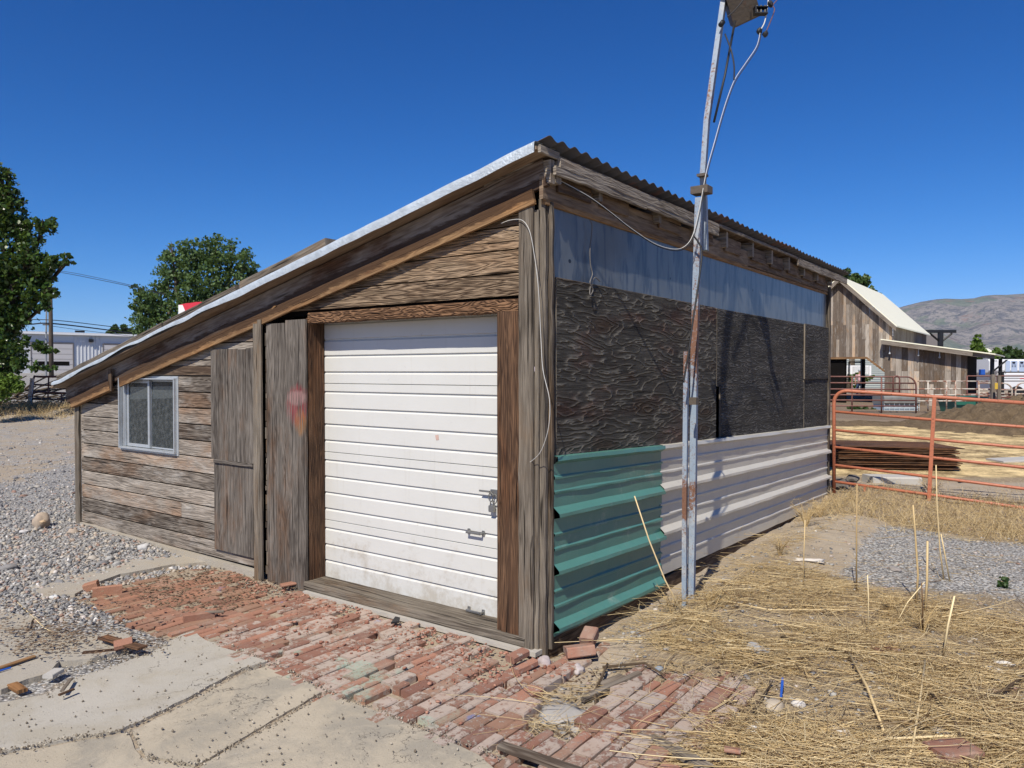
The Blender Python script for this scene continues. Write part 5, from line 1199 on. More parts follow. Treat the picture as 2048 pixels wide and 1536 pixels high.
# big cottonwood at the left edge
C1 = cl([(2, 350, 26), (-30, 400, 60), (18, 395, 24), (10, 440, 40), (-30, 520, 75), (52, 455, 22), (88, 452, 22), (60, 490, 26), (60, 530, 38), (20, 560, 45), (100, 525, 18), (132, 520, 14), (84, 552, 22), (20, 620, 40), (-40, 620, 80), (72, 588, 26), (100, 585, 16), (45, 640, 24), (88, 612, 14),
         (-20, 700, 60), (-60, 730, 80), (15, 690, 28), (0, 745, 34)], 24)
tree('cottonwood_tree', 'large dark glossy-leaved tree filling the left edge of the yard', CF(-18.5, 25, .2), C1, 21000, .125, M['leaf_cotton'], .30, h=.45, per=14, spread=.55)
C1b = cl([(52, 682, 10), (75, 692, 11), (95, 700, 10), (110, 703, 6), (40, 725, 16), (70, 735, 10), (92, 738, 9), (108, 735, 5), (30, 700, 16)], 23)
leaves('low_branch_leaves', C1b, 1500, .10, M['leaf_cotton'], bpy.data.objects['cottonwood_tree'], 14, .7)
C1c = cl([(10, 775, 22), (-25, 780, 36), (34, 772, 14), (26, 760, 14)], 22.5)
tree('small_bush', 'sunlit yellow-green shoots at the foot of the large left tree', CF(-15.5, 22.6, .2), C1c, 3400, .085, M['leaf_bright'], .05, cat='bush', per=14)
C2 = cl([(395, 512, 38), (430, 505, 36), (358, 540, 40), (470, 520, 36), (495, 540, 26), (420, 560, 50), (380, 590, 45), (330, 570, 32), (310, 600, 38), (285, 612, 24), (300, 645, 36), (350, 640, 44), (470, 575, 40), (400, 630, 50), (345, 500, 20), (450, 620, 50), (505, 555, 15), (350, 690, 60), (420, 690, 60), (275, 580, 12), (280, 640, 12)], 55)
tree('elm_tree', 'broad green elm standing beyond the roof slope of the shed', CF(-23, 55, .8), C2, 25000, .20, M['leaf_elm'], .40, h=.35, per=22, spread=.48)
C3 = cl([(230, 660, 9), (246, 658, 9), (258, 664, 8), (222, 668, 8), (240, 672, 12)], 120); tree('far_tree', 'round far tree just above the warehouse roof, left one', CF(-62, 120, 2), C3, 1600, .5, M['leaf_far'], .3)
C3 = cl([(276, 662, 7), (284, 664, 7), (268, 668, 7), (292, 668, 6), (280, 674, 10)], 125); tree('far_tree', 'far tree just above the warehouse roof, right beside the roof slope', CF(-61, 125, 2), C3, 1300, .5, M['leaf_far'], .3)
C4 = cl([(1688, 548, 14), (1686, 565, 18), (1710, 558, 12), (1722, 562, 14), (1732, 562, 10), (1745, 580, 8), (1700, 575, 18), (1757, 590, 6), (1725, 590, 22), (1670, 580, 22)], 62)
tree('barn_tree', 'dark green tree rising behind the barn roof', CF(27.5, 62, 0), C4, 5200, .26, M['leaf_elm'], .3, per=18)
C5 = cl([(1956, 676, 7), (1954, 688, 12), (1960, 700, 15), (1948, 702, 13), (1966, 708, 12), (1950, 715, 16)], 70); tree('young_tree', 'bright green pointed young tree above the lean-to roof', CF(43.3, 70, 0), C5, 2600, .22, M['leaf_bright'], .12)
C6 = cl([(2012, 706, 10), (2026, 704, 12), (2034, 710, 10), (2008, 714, 10), (2022, 716, 14), (2038, 720, 10)], 95); tree('far_tree', 'dark round trees beyond the roof of the white trailer', CF(63, 95, 0), C6, 2600, .34, M['leaf_far'], .2)
C7 = cl([(1992, 702, 7), (1986, 708, 8), (1998, 706, 6), (1990, 716, 9)], 88); tree('far_tree', 'lighter bush above the small pale roof edge', CF(56.5, 88, 0), C7, 900, .28, M['leaf_bright'], .15)
C8 = cl([(2062, 718, 16), (2085, 712, 20)], 98); tree('far_tree', 'tree at the right edge beyond the trailer', CF(68, 98, 0), C8, 900, .34, M['leaf_far'], .2)
C9 = cl([(1702, 826 - 8, 6), (1716, 820, 7), (1730, 820, 6), (1745, 822, 6), (1758, 822, 6)], 31); leaves_o = leaves('green_weeds', C9, 1500, .09, M['leaf_far'], None, 12, .8); tag(leaves_o, 'low green weeds left of the foam-covered tote', 'weeds', kind='stuff')
C9 = cl([(1698, 752, 6), (1704, 760, 7), (1690, 756, 4), (1712, 750, 5), (1738, 757, 7), (1746, 752, 4), (1732, 760, 4), (1710, 768, 7)], 52); tree('garden_bush', 'green bushes behind the person beyond the barn opening', DP(1712, 786, 52), C9, 1500, .10, M['leaf_bright'], .04, cat='bush')
# ---- left background: warehouse, poles, wires, sign, red gate
wh = thing('warehouse', 'long low white metal warehouse with overhead doors beyond the left gate', 'warehouse', CF(-45, 78, 1.0))
a_ = DP(10, 664, 75); b_2 = DP(345, 676, 85.5); dw = (b_2 - a_); dw.z = 0; Lw = dw.length; dw.normalize(); nw = Z.cross(dw).normalized()
if nw.dot(CAM - a_) < 0: nw = -nw
zb, ze = .2, a_.z
def wp(q, z, o=0.0): return Vector((a_.x, a_.y, z)) + dw * (q * Lw) + nw * o
m_ = MB(); m_.prism([wp(-.8, zb), wp(1.1, zb), wp(1.1, ze), wp(-.8, ze)], -nw * .3); m_.build('wall', M['warewall'], wh)
m_ = MB(); q = -.05
while q < 1.0:
    if not (.03 < q < .375 or .545 < q < .765): m_.bar(wp(q, zb, .0), Z, dw, nw, ze - zb - .2, .10, .06, 1, 0, .02)
    q += .0165 * 1.3
m_.build('wall_ribs', M['warewall'], wh)
m_ = MB(); m_.prism([wp(-.8, ze, .4), wp(1.1, ze, .4), wp(1.1, ze + .75, -16), wp(-.8, ze + .75, -16)], (0, 0, .12)); m_.build('roof', M['wareroof'], wh)
m_ = MB(); m_.prism([wp(-.8, ze - .12, .42), wp(1.1, ze - .12, .42), wp(1.1, ze + .1, .42), wp(-.8, ze + .1, .42)], nw * .05); m_.build('gutter', M['vinyl'], wh)
for q0, q1 in ((.14, .37), (.555, .755), (.90, 1.04)):
    zt_ = DP(0, 687, 78).z; m_ = MB()
    for i in range(8):
        zz = zb + (zt_ - zb) * i / 8; m_.bar(wp(q0, zz, .07), dw, Z, nw, (q1 - q0) * Lw, (zt_ - zb) / 8 - .04, .05, 1, 0, .01)
    dd_ = m_.build('overhead_door', M['waredoor'], wh)
    m_ = MB(); zz = DP(0, 731, 78).z; m_.bar(wp(q0 + .02, zz, .13), dw, Z, nw, (q1 - q0 - .04) * Lw, .42, .01, 1, 0, .004); m_.build('window_strip', M['dark'], wh)
    m_ = MB(); m_.bar(wp(q0 - .006, zb, .06), Z, dw, nw, zt_ - zb + .1, .10, .09, 1, 0, .01); m_.bar(wp(q1, zb, .06), Z, dw, nw, zt_ - zb + .1, .10, .09, 1, 0, .01); m_.bar(wp(q0, zt_, .06), dw, Z, nw, (q1 - q0) * Lw, .12, .09, 1, 0, .01); m_.build('door_frame', M['housegrey'], wh)
for q in (.465, .80):
    m_ = MB(); zz = DP(0, 683, 78).z; m_.bar(wp(q, zz, .05), dw, Z, nw, .42, .32, .3, 1, 0, .05); m_.build('wall_lamp', M['blacksteel'], wh)
m_ = MB(); m_.bar(wp(.415, DP(0, 682.6, 78).z, .02), dw, Z, nw, .40, .14, .03, 1, 0, .005); m_.build('wall_sign', M['vinyl'], wh)
m_ = MB(); m_.bar(wp(.43, ze + .33, -3.5), dw, Z, nw, .9, .20, .3, 1, 0, .02); m_.build('roof_vent', M['blacksteel'], wh)
# utility pole with transformers
up_ = thing('utility_pole', 'dark wooden utility pole with two transformers before the warehouse', 'utility pole', DP(101, 775, 66))
d = 66
m_ = MB(); m_.tube([DP(103.5, 790, d), DP(100, 540, d)], .21, 8, r2=.16); m_.build('pole', M['polewood'], up_, smooth=True)
for u in (91.5, 106.5):
    m_ = MB(); c = DP(u, 597, d - .2); m_.tube([c, c + Z * .10, c + Z * .62, c + Z * .68], [.24, .27, .27, .20], 12); m_.tube([c + Z * .66 + RT * .08, c + Z * .95 + RT * .08], .05, 6); m_.tube([c + Z * .66 - RT * .08, c + Z * .95 - RT * .08], .05, 6); m_.build('transformer', M['ceramic'], up_, smooth=True)
m_ = MB(); m_.bar(DP(85, 650.5, d), RT, FW, Z, .60, .1, .10, 1, 0, .01); m_.bar(DP(86, 588, d), RT, FW, Z, 1.0, .1, .10, 1, 0, .01); m_.build('crossarm', M['polewood'], up_)
s_ = MB(); s_.tube([DP(91.5, 790, d + 1), DP(93, 600, d + 1)], .10, 8, r2=.07); solo(s_, 'conduit_pole', M['wiregrey'], 'thin grey pole standing just left of the utility pole', 'pole')
def span(pix, r, lab):
    o = wire([DP(x, y, dd) for x, y, dd in pix], r, M['rubber'], 'power_line', None, 5, 6); recenter(o); return tag(o, lab, 'power line', 'power lines of the utility pole')
span([(30, 640, 67), (103, 640, 66), (200, 650.5, 70), (290, 662, 76), (420, 680, 84)], .035, 'upper thin power line running right from the utility pole')
span([(0, 650, 67), (60, 648.5, 66), (103, 647, 66), (200, 658, 72), (300, 672, 80), (420, 690, 86)], .06, 'thick lower power line running right from the utility pole')
span([(103, 652, 66), (160, 660, 70), (260, 672, 80), (420, 692, 86)], .022, 'lowest faint power line drooping over the warehouse roof')
span([(98, 541, 66), (140, 548, 62), (200, 560, 58), (262, 573, 54), (330, 590, 52)], .022, 'high thin power line passing into the elm')
span([(101, 540, 66), (142, 545, 62.3), (202, 557, 58.3), (264, 571, 54.3), (332, 588, 52)], .018, 'second high line just above the other into the elm')
# red and white sign
sg = thing('roadside_sign', 'white and red box sign peeking over the shed roof beside the elm', 'sign', DP(385, 770, 48))
d = 48
m_ = MB(); a = DP(357, 650, d); m_.bar(a, RT, Z, FW, 2.3, DP(357, 610, d).z - a.z, .25, 1, 0, .01); m_.build('sign_box', M['vinyl'], sg)
m_ = MB(); m_.prism([DP(365, 609, d - .02), DP(372, 625, d - .02), DP(412, 625, d - .02), DP(420, 603.5, d - .02), DP(392, 604, d - .02)], -FW * .02); m_.build('red_panel', M['redsign'], sg)
m_ = MB(); m_.prism([DP(357, 610, d), DP(420, 610, d), DP(420, 603, d), DP(372, 606.5, d)], FW * .25); m_.build('sign_top', M['redsign'], sg)
m_ = MB(); m_.tube([DP(385, 780, d + .1), DP(385, 648, d + .1)], .12, 8); m_.build('post', M['galv'], sg, smooth=True)
# red-brown gate on the left
rg = thing('pipe_gate', 'rusty red-brown pipe gate behind the left end of the shed', 'gate', DP(95, 832, 26))
d = 26
m_ = MB(); m_.tube([DP(61, 833, d), DP(66.5, 760, d), DP(69, 752.5, d), DP(80, 753.5, d), DP(150, 753, d)], .038, 8); m_.build('frame_tube', M['browngate'], rg, smooth=True)
for yy in (769, 783.5, 797, 809.5, 818, 827):
    m_ = MB(); m_.tube([DP(64 if yy < 800 else 62, yy, d), DP(153, yy + 3.5, d)], .032, 8); m_.build('rail', M['browngate'], rg, smooth=True)
for u, v in (((97.5, 754), (94.5, 830)), ((123, 785), (121.5, 832)), ((152, 754), (152, 834))):
    m_ = MB(); m_.tube([DP(*u, d), DP(*v, d)], .026, 8); m_.build('upright', M['browngate'], rg, smooth=True)
m_ = MB()
for i in range(9): u = 124 + i * 3.6; m_.tube([DP(u, 790, d + .1), DP(u, 829, d + .1)], .008, 4)
for i in range(8): v = 791 + i * 5.2; m_.tube([DP(124, v, d + .1), DP(153, v + 1.5, d + .1)], .008, 4)
m_.build('wire_mesh', M['wiregrey'], rg)
s_ = MB(); s_.bar(DP(50.5, 838, 25.8), DP(59, 757, 25.8) - DP(50.5, 838, 25.8), RT, FW, 1.40, .11, .11, 10, .02, .02, (.5, .5, .5)); solo(s_, 'gate_post', M['birch'], 'leaning whitewashed post at the left end of the red-brown gate', 'post')
# cut branches piled in the tree's shade, counted as one tangled heap
s_ = MB()
for i in range(170):
    u = random.uniform(-150, 150); v = random.uniform(785, 832); a = DP(u, v, random.uniform(26.5, 29)); an = random.uniform(-.5, .9)
    l = random.uniform(.6, 2.2); e = a + RT * l * math.cos(an) + Z * l * math.sin(an) * .5 + FW * random.uniform(-.5, .5); s_.tube([a, (a + e) / 2 + Z * random.uniform(-.08, .12), e], random.uniform(.012, .035), 5)
o = s_.build('brush_pile', M['polewood']); recenter(o); tag(o, 'tangled dark pile of cut branches in the shade of the left tree', 'brush pile', kind='stuff')
# bare weeds on the berm
# ------------------------------------------------------------------ mountains
def mountmat():
    k = N('mountain_rock_and_scrub'); p = k.pos(); q = k.map(p, (.001, .001, .001))
    n1 = k.noise(q, 6, 8, .62); n2 = k.noise(k.map(p, (.001, .001, .0008)), 70, 6, .7); ro = k.noise(k.map(p, (.001, .001, .0005)), 22, 9, .72, .3)
    c = k.mix(n1, (.19, .18, .185), (.33, .31, .295)); c = k.mix(k.m('MULTIPLY', k.step(ro, .49, .58), .8), c, (.105, .115, .145)); c = k.mix(k.m('MULTIPLY', k.step(n2, .50, .60), .7), c, (.08, .10, .115))
    gr = k.step(k.noise(k.map(q, (1, 1, 1), (3, 3, 3)), 4.5, 6, .6, .6), .52, .60); c = k.mix(k.m('MULTIPLY', gr, .65), c, (.125, .17, .135))
    rd = k.step(k.noise(k.map(q, (1, 1, 1), (8, 3, 3)), 8, 6, .65), .60, .68); c = k.mix(k.m('MULTIPLY', rd, .5), c, (.26, .155, .13))
    return k.done(c, 1.0, k.bump(k.m('ADD', n2, ro), .7, 14), spec=.0)
M['mount'] = mountmat()
sky_line = [(1500, 640), (1700, 632), (1770, 624), (1805, 613), (1840, 604), (1870, 599), (1890, 597.5), (1920, 598.5), (1945, 597), (1965, 592), (1985, 590), (2010, 590), (2048, 587.5), (2100, 580), (2200, 570), (2350, 585), (2500, 600)]
def skyl(px):
    for (x1, y1), (x2, y2) in zip(sky_line[:-1], sky_line[1:]):
        if x1 <= px <= x2: t = (px - x1) / (x2 - x1); return y1 + (y2 - y1) * t
    return 640
nxm, nym = 170, 60; m_ = MB(); DM = 3400.0
for i in range(nxm + 1):
    px = 1480 + (2520 - 1480) * i / nxm; rr_ = (px - 1024) / f_
    H = (742 - skyl(px)) / f_ * (DM + 0) + 1.7
    for j in range(nym + 1):
        t = j / nym; w_ = DM * (.56 + .44 * t) if t <= 1 else DM
        p = CF(rr_ * w_, w_)
        rid = abs(noise.noise(Vector((p.x * .0022, p.y * .0022, 5)))) * 2 - .4 + .5 * noise.noise(Vector((p.x * .006, p.y * .006, 5)))
        z = H * (t ** .72) * (1 - .0 * t) + (H * .20) * rid * math.sin(math.pi * min(1, t)) 
        vis = (742 - skyl(px)) / f_ * w_ + 1.7      # never above the skyline seen
        m_.v.append(Vector((p.x, p.y, min(z, vis * .995) if t < 1 else H)))
for i in range(nxm):
    for j in range(nym): a = i * (nym + 1) + j; m_.face((a, a + nym + 1, a + nym + 2, a + 1), [(0, 0)] * 4, (.5, .5, .5))
o = m_.build('mountains', M['mount'], None, True); tag(o, kind='structure')
# gentle back slope so that the ridge is solid from other sides
so = o.modifiers.new('thick', 'SOLIDIFY'); so.thickness = 40; so.offset = -1

# ------------------------------------------------------------------ litter, stones, straw
import itertools
def ico(sub=1):
    bm = bmesh.new(); bmesh.ops.create_icosphere(bm, subdivisions=sub, radius=1); v = [tuple(a.co) for a in bm.verts]; f = [tuple(q.index for q in c.verts) for c in bm.faces]; bm.free(); return v, f
def stonemat(name, tint=1.0):
    k = N(name); t1, t2, t3 = k.tone(); c = k.ramp(t1, [(0, (.13, .13, .135)), (.35, (.25, .245, .24)), (.6, (.37, .36, .335)), (.8, (.44, .38, .30)), (.92, (.27, .17, .13)), (1.0, (.66, .64, .60))])
    return k.done(c, .85, k.bump(k.noise(k.pos(), 60, 3, .6), .3, .003), spec=.25)
M['stone'] = stonemat('pebble_stone')
def scatter(name, pts, smin, smax, mat, sub=1, fl=(.45, .9), tones=None, lift=.3, pw=2.5):
    pts = np.array(pts); n = len(pts); s = smin + (smax - smin) * rng.random(n) ** pw
    tv, tf = ico(sub); tv = np.array(tv); tv = tv * (1 + .25 * rng.normal(size=(len(tv), 1)))
    sc3 = np.stack([s * rng.uniform(.8, 1.3, n), s * rng.uniform(.6, 1.0, n), s * rng.uniform(fl[0], fl[1], n)], 1)
    loc = np.array([[p[0], p[1], hgt(p[0], p[1]) if len(p) < 3 else p[2]] for p in pts]); loc[:, 2] += sc3[:, 2] * lift
    t = np.stack([rng.random(n)] * 3, 1) if tones is None else tones(n)
    return bulk(name, tv, tf, loc, rotz(rng.random(n) * 6.28), sc3, t, mat)
pts = []
while len(pts) < 15000:        # stones left of the shed, denser near the camera
    px = random.uniform(-60, 620); py = 845 + 400 * random.random() ** .8; p = GP(px, py)
    if p.x < -.05 and p.y < 3.35 and p.y > -1 : 
        if not (-1.95 < p.x < -1.2 and 2.0 < p.y < 3.7): continue
    if p.x > -.05 and p.y < 6.0: continue
    if inpoly(p.x, p.y, PAV[0]): continue
    if random.random() > 1.0 if p.y < 9 else random.random() > .55: continue
    pts.append((p.x, p.y))
o = scatter('gravel', pts, .006, .026, M['stone'], pw=2.2); tag(o, 'grey and tan loose gravel left of the shed', 'gravel', kind='stuff')
pts = []
while len(pts) < 420:
    p = GP(random.uniform(-60, 420), 850 + 400 * random.random() ** .9)
    if (p.x < -.05 and p.y < 3.7) or (p.x > -.05 and p.y < 6.0): continue
    pts.append((p.x, p.y))
o = scatter('loose_stones', pts, .018, .045, M['stone'], sub=2, fl=(.4, .7), pw=3); tag(o, 'larger stones strewn through the gravel and drive on the left', 'stones', kind='stuff')
pts = []
while len(pts) < 5200:
    px = random.uniform(1080, 2100); py = random.uniform(1000, 1560); p = GP(px, py)
    if p.y > -.03: continue
    inb = any(inpoly(p.x, p.y, P) for P in PAV); g2 = (2.6 < p.x < 5.4 and p.y < -.7)
    if inb and random.random() > .06: continue
    if not g2 and random.random() > .5: continue
    pts.append((p.x, p.y))
o = scatter('dirt_stones', pts, .004, .022, M['stone'], pw=3.5); tag(o, 'small pale stones strewn over the dirt on the right', 'gravel', kind='stuff')
pts = []
for _ in range(800):          # crumbs on slabs and along the cracks
    px = random.uniform(0, 1100); py = random.uniform(1270, 1536); p = GP(px, py, 0)
    if p.x < -1.17: pts.append((p.x, p.y, .004))
crk = [[(-20, 1506), (120, 1480), (241, 1461), (341, 1418), (420, 1375), (483, 1341), (545, 1328)], [(258, 1460), (275, 1490), (292, 1514), (390, 1532), (450, 1500), (655, 1385)], [(90, 1392), (130, 1365), (200, 1335), (300, 1306), (370, 1270)], [(430, 1282), (540, 1322), (650, 1380), (860, 1462), (1010, 1515)], [(100, 1355), (160, 1330), (240, 1312), (290, 1285)]]
for L in crk:
    for a, b in zip(L[:-1], L[1:]):
        for _ in range(int(math.hypot(a[0] - b[0], a[1] - b[1]) * 1.0)):
            t = random.random(); p = GP(a[0] + (b[0] - a[0]) * t + random.gauss(0, 9) * random.random(), a[1] + (b[1] - a[1]) * t + random.gauss(0, 6) * random.random()); pts.append((p.x, p.y, .001))
kk = N('slab_grit'); t1, t2, t3 = kk.tone(); M['grit'] = kk.done(kk.mix(t1, (.11, .085, .06), (.44, .39, .31)), .95, spec=.05)
o = scatter('concrete_crumbs', pts, .0012, .0070, M['grit'], pw=2.5, tones=lambda n: np.stack([np.where(rng.random(n) < .15, 1.0, .12 + .42 * rng.random(n))] * 3, 1)); tag(o, 'crumbs and grit scattered on the concrete slabs and along their cracks', 'grit', kind='stuff')
kk = N('brick_chips'); t1, t2, t3 = kk.tone(); M['chips'] = kk.done(kk.mix(t1, (.22, .09, .06), (.44, .24, .17)), .9, kk.bump(kk.noise(kk.pos(), 60, 3), .3, .003), spec=.15)
pts = []
for (hx, hy, hr) in HOLES + [(-.1, .9, .2), (-.1, .35, .22), (-.3, .5, .25), (-.15, 1.95, .2), (-.12, 2.6, .15), (-.55, .2, .2), (-.4, 1.5, .25), (-.25, -.15, .14)]:
    for _ in range(int(420 * hr)):
        a = random.random() * 6.28; r = hr * 1.25 * math.sqrt(random.random()); pts.append((hx + r * math.cos(a), hy + r * math.sin(a), -.002))
for _ in range(260):
    x_, y_ = random.uniform(-1.1, -.05), random.uniform(-.3, 3.3); pts.append((x_, y_, .0))
pts = [p for p in pts if p[0] < -.09]
o = scatter('brick_rubble', pts, .003, .016, M['chips'], fl=(.3, .7), pw=2.2); tag(o, 'crushed red brick chips along the door sill', 'rubble', kind='stuff')
# dark wood chips and bark scraps
kk = N('bark_scraps'); t1, t2, t3 = kk.tone(); M['scraps'] = kk.done(kk.mix(t1, (.05, .035, .025), (.28, .20, .13)), .9, spec=.1)
pts = []
for _ in range(2600):
    p = GP(random.uniform(-10, 330), random.uniform(1195, 1320)) if random.random() < .5 else GP(random.gauss(90, 60), random.gauss(1285, 18))
    pts.append((p.x, p.y, hgt(p.x, p.y) + (.052 if random.random() < .5 else 0)))
for _ in range(1800):
    x_, y_ = random.uniform(-.9, -.02), random.uniform(2.2, 3.6); pts.append((x_, y_, .002 if inpoly(x_, y_, PAV[0]) else hgt(x_, y_)))
for _ in range(1800): p = GP(random.uniform(1050, 1560), random.uniform(1330, 1560)); pts.append((p.x, p.y, hgt(p.x, p.y) + .004))
pts = np.array(pts); n = len(pts)
o = bulk('bark_litter', [(-.5, 0, 0), (0, -.2, .05), (.5, 0, 0), (0, .2, .05)], [(0, 1, 2, 3)], pts + np.array([0, 0, .003]), rotz(rng.random(n) * 6.28), np.stack([rng.uniform(.008, .045, n)] * 3, 1), rng.random((n, 3)), M['scraps']); tag(o, 'dark bark scraps and wood crumbs around the broken slabs and paving', 'litter', kind='stuff')
# straw: long stalks lying criss-cross on the right, drawn as thin three-sided tubes
def stalks(name, P, A_, Ln, Rr, lift, bend, tones, mat, seg=4, z0=None):
    n = len(P); V_ = []; t = np.linspace(0, 1, seg + 1)
    dirv = np.stack([np.cos(A_) * np.cos(lift), np.sin(A_) * np.cos(lift), np.sin(lift)], 1); side = np.stack([-np.sin(A_), np.cos(A_), np.zeros(n)], 1)
    allv = np.zeros((n, seg + 1, 3, 3))
    for s_i, q in enumerate(t):
        c = P + dirv * (Ln * (q - .0))[:, None] + side * (bend * Ln * (q * q))[:, None]; c = c.copy()
        up2 = np.cross(dirv, side)
        for k_ in range(3):
            an = 2 * math.pi * k_ / 3 + .5; allv[:, s_i, k_] = c + (side * math.cos(an) + up2 * math.sin(an)) * (Rr * (1 - .45 * q))[:, None]
    V_ = allv.reshape(-1, 3); F_ = []
    for s_i in range(seg):
        for k_ in range(3): a = s_i * 3 + k_; b = s_i * 3 + (k_ + 1) % 3; F_.append((a, b, b + 3, a + 3))
    F_ = np.array(F_); FF = (F_[None] + (np.arange(n) * (seg + 1) * 3)[:, None, None]).reshape(-1, 4)
    return bulkmesh(name, V_, FF, np.repeat(tones, len(F_) * 4, axis=0), mat, True)
CA = math.atan2(RT.y, RT.x)        # direction seen as horizontal
def strawdens(x, y):
    pt = noise.noise(Vector((x * 1.6, y * 1.6, 15))) + .6 * noise.noise(Vector((x * 4, y * 4, 15)))
    pt = min(1.2, max(.05, .62 + pt * 3.0))
    inb = any(inpoly(x, y, P) for P in PAV)
    d_ = 1.0
    if y > -.18: d_ = 0
    elif y > -.5 and x > .25: d_ = .25
    if inb: d_ = .10
    if x > 2.5 + .5 * noise.noise(Vector((x, y, 0))) and y < -.6 and x < 4.9: d_ = .05
    if x < .1: d_ *= max(.12, min(1, (-y - .9) / .7))
    if x > 4.9: d_ = .5
    return d_ * pt
S_ = []
while len(S_) < 12000:
    px = random.uniform(1060, 2200); py = 1000 + 580 * random.random() ** .7; p = GP(px, py)
    if p.y < .0 and random.random() < strawdens(p.x, p.y): S_.append((p.x, p.y, hgt(p.x, p.y)))
S_ = np.array(S_); n = len(S_); ln = .05 + .45 * rng.random(n) ** 2.2; ang = CA + rng.normal(0, .65, n) + np.where(rng.random(n) < .2, rng.uniform(-1.5, 1.5, n), 0) + np.where(rng.random(n) < .5, math.pi, 0)
P_ = S_.copy(); P_[:, 2] += rng.uniform(.002, .05, n) + np.array([max(0, noise.noise(Vector((q[0] * 1.6, q[1] * 1.6, 15)))) * .14 * random.random() for q in S_])
o = stalks('straw_litter', P_, ang, ln, .0009 + .0026 * rng.random(n) ** 2.5, rng.normal(.01, .05, n), rng.normal(0, .32, n), rng.random((n, 3)), M['straw'], seg=5); tag(o, 'flattened golden straw and dead stalks covering the ground right of the pole', 'straw', kind='stuff')
S_ = []
while len(S_) < 420:
    px = random.uniform(1200, 2200); py = 1150 + 420 * random.random(); p = GP(px, py)
    if p.y < -.5 and random.random() < strawdens(p.x, p.y) and p.x < 2.2: S_.append((p.x, p.y, hgt(p.x, p.y) + random.uniform(.01, .06)))
S_ = np.array(S_); n = len(S_)
o = stalks('straw_litter', S_, CA + rng.normal(0, .7, n) + np.where(rng.random(n) < .5, math.pi, 0), .2 + .6 * rng.random(n), .002 + .0035 * rng.random(n) ** 2, rng.normal(.0, .05, n), rng.normal(0, .12, n), rng.random((n, 3)), M['straw'], seg=6); tag(o, 'thick long dead stalks strewn over the flattened straw', 'straw', kind='stuff')
# fine curly dead grass
S_ = []
while len(S_) < 30000:
    px = random.uniform(1080, 2200); py = 985 + 560 * random.random() ** .8; p = GP(px, py)
    if p.y > -.1: continue
    dd_ = strawdens(p.x, p.y)
    if p.x > 4.8 and p.x < 7.6: dd_ = 1.4 if p.x > 5.1 + .4 * noise.noise(Vector((p.x, p.y, 0))) else .2
    if random.random() < dd_ * .7: S_.append((p.x, p.y, hgt(p.x, p.y)))
S_ = np.array(S_); n = len(S_); far = S_[:, 0] > 4.7
ln = np.where(far, .05 + .12 * rng.random(n), .025 + .09 * rng.random(n)); lift = np.where(far, rng.uniform(.1, 1.3, n), rng.uniform(.0, .7, n))
o = stalks('dead_grass', S_, rng.uniform(0, 6.28, n), ln, np.where(far, .0022, .0009 + .0007 * rng.random(n)), lift, rng.normal(0, .4, n), rng.random((n, 3)), M['drygrass'], seg=2); tag(o, 'short dry curly grass in front of the orange gate and around the pole', 'dry grass', kind='stuff')
# dry weeds on the left berm and along the left fence
S_ = []
for _ in range(5200):
    w_ = random.gauss(25.2, 1.0); r_ = random.uniform(-19, -13.5); p = CF(r_, w_); S_.append((p.x, p.y, hgt(p.x, p.y)))
S_ = np.array(S_); n = len(S_)
o = stalks('dry_weeds', S_, rng.uniform(0, 6.28, n), .06 + .30 * rng.random(n) ** 2, np.full(n, .006), rng.uniform(.2, 1.4, n), rng.normal(0, .3, n), rng.random((n, 3)), M['drygrass'], seg=2); tag(o, 'dry weeds and leaf litter on the low bank below the red-brown gate', 'dry weeds', kind='stuff')

def tuft(px, py, hh, n_, lab):
    b = GP(px, py); b.z = hgt(b.x, b.y); m_ = MB()
    for i in range(n_):
        a = random.uniform(0, 6.28); l = hh * random.uniform(.5, 1); o_ = Vector((math.cos(a), math.sin(a), 0)); P = [b + o_ * .01, b + o_ * l * .22 + Z * l * .5, b + o_ * l * .55 + Z * l * random.uniform(.6, 1)]
        tn = (random.random() * .5, random.uniform(.3, 1), .5); m_.tube(P, .0022, 4, tn, r2=.0008)
        for _ in range(4):
            q = P[1].lerp(P[2], random.random()); d_ = Vector((random.gauss(0, 1), random.gauss(0, 1), random.uniform(-.1, 1))).normalized(); m_.tube([q, q + d_ * l * .14, q + d_ * l * .24 + Z * l * .03], .0012, 3, tn, r2=.0006)
    return solo(m_, 'weed_tuft', M['drygrass'], lab, 'dry weed', 'dry weed tufts on the right')
tuft(1467, 1090, .26, 14, 'small branching dry weed against the white metal sheet')
tuft(1612, 1065, .34, 40, 'bushy grey-brown dry weed near the far end of the white sheet')
tuft(1560, 1130, .20, 30, 'low dry weed tuft on the dirt between pole and gate')
tuft(1345, 1240, .22, 26, 'dry weed tuft just left of the foot of the blue pole')
tuft(1420, 1228, .16, 22, 'small dry weed tuft just right of the foot of the blue pole')
tuft(1640, 1045, .26, 30, 'dry weed at the end of the shed wall before the gate grass')
tuft(1845, 1262, .22, 34, 'dry weed tuft at the base of the tall stalk clump')
tuft(1780, 1225, .18, 26, 'dry weed tuft left of the tall stalk clump')
tuft(1862, 1010, .30, 34, 'pale dry grass tuft under the upright of the orange gate')
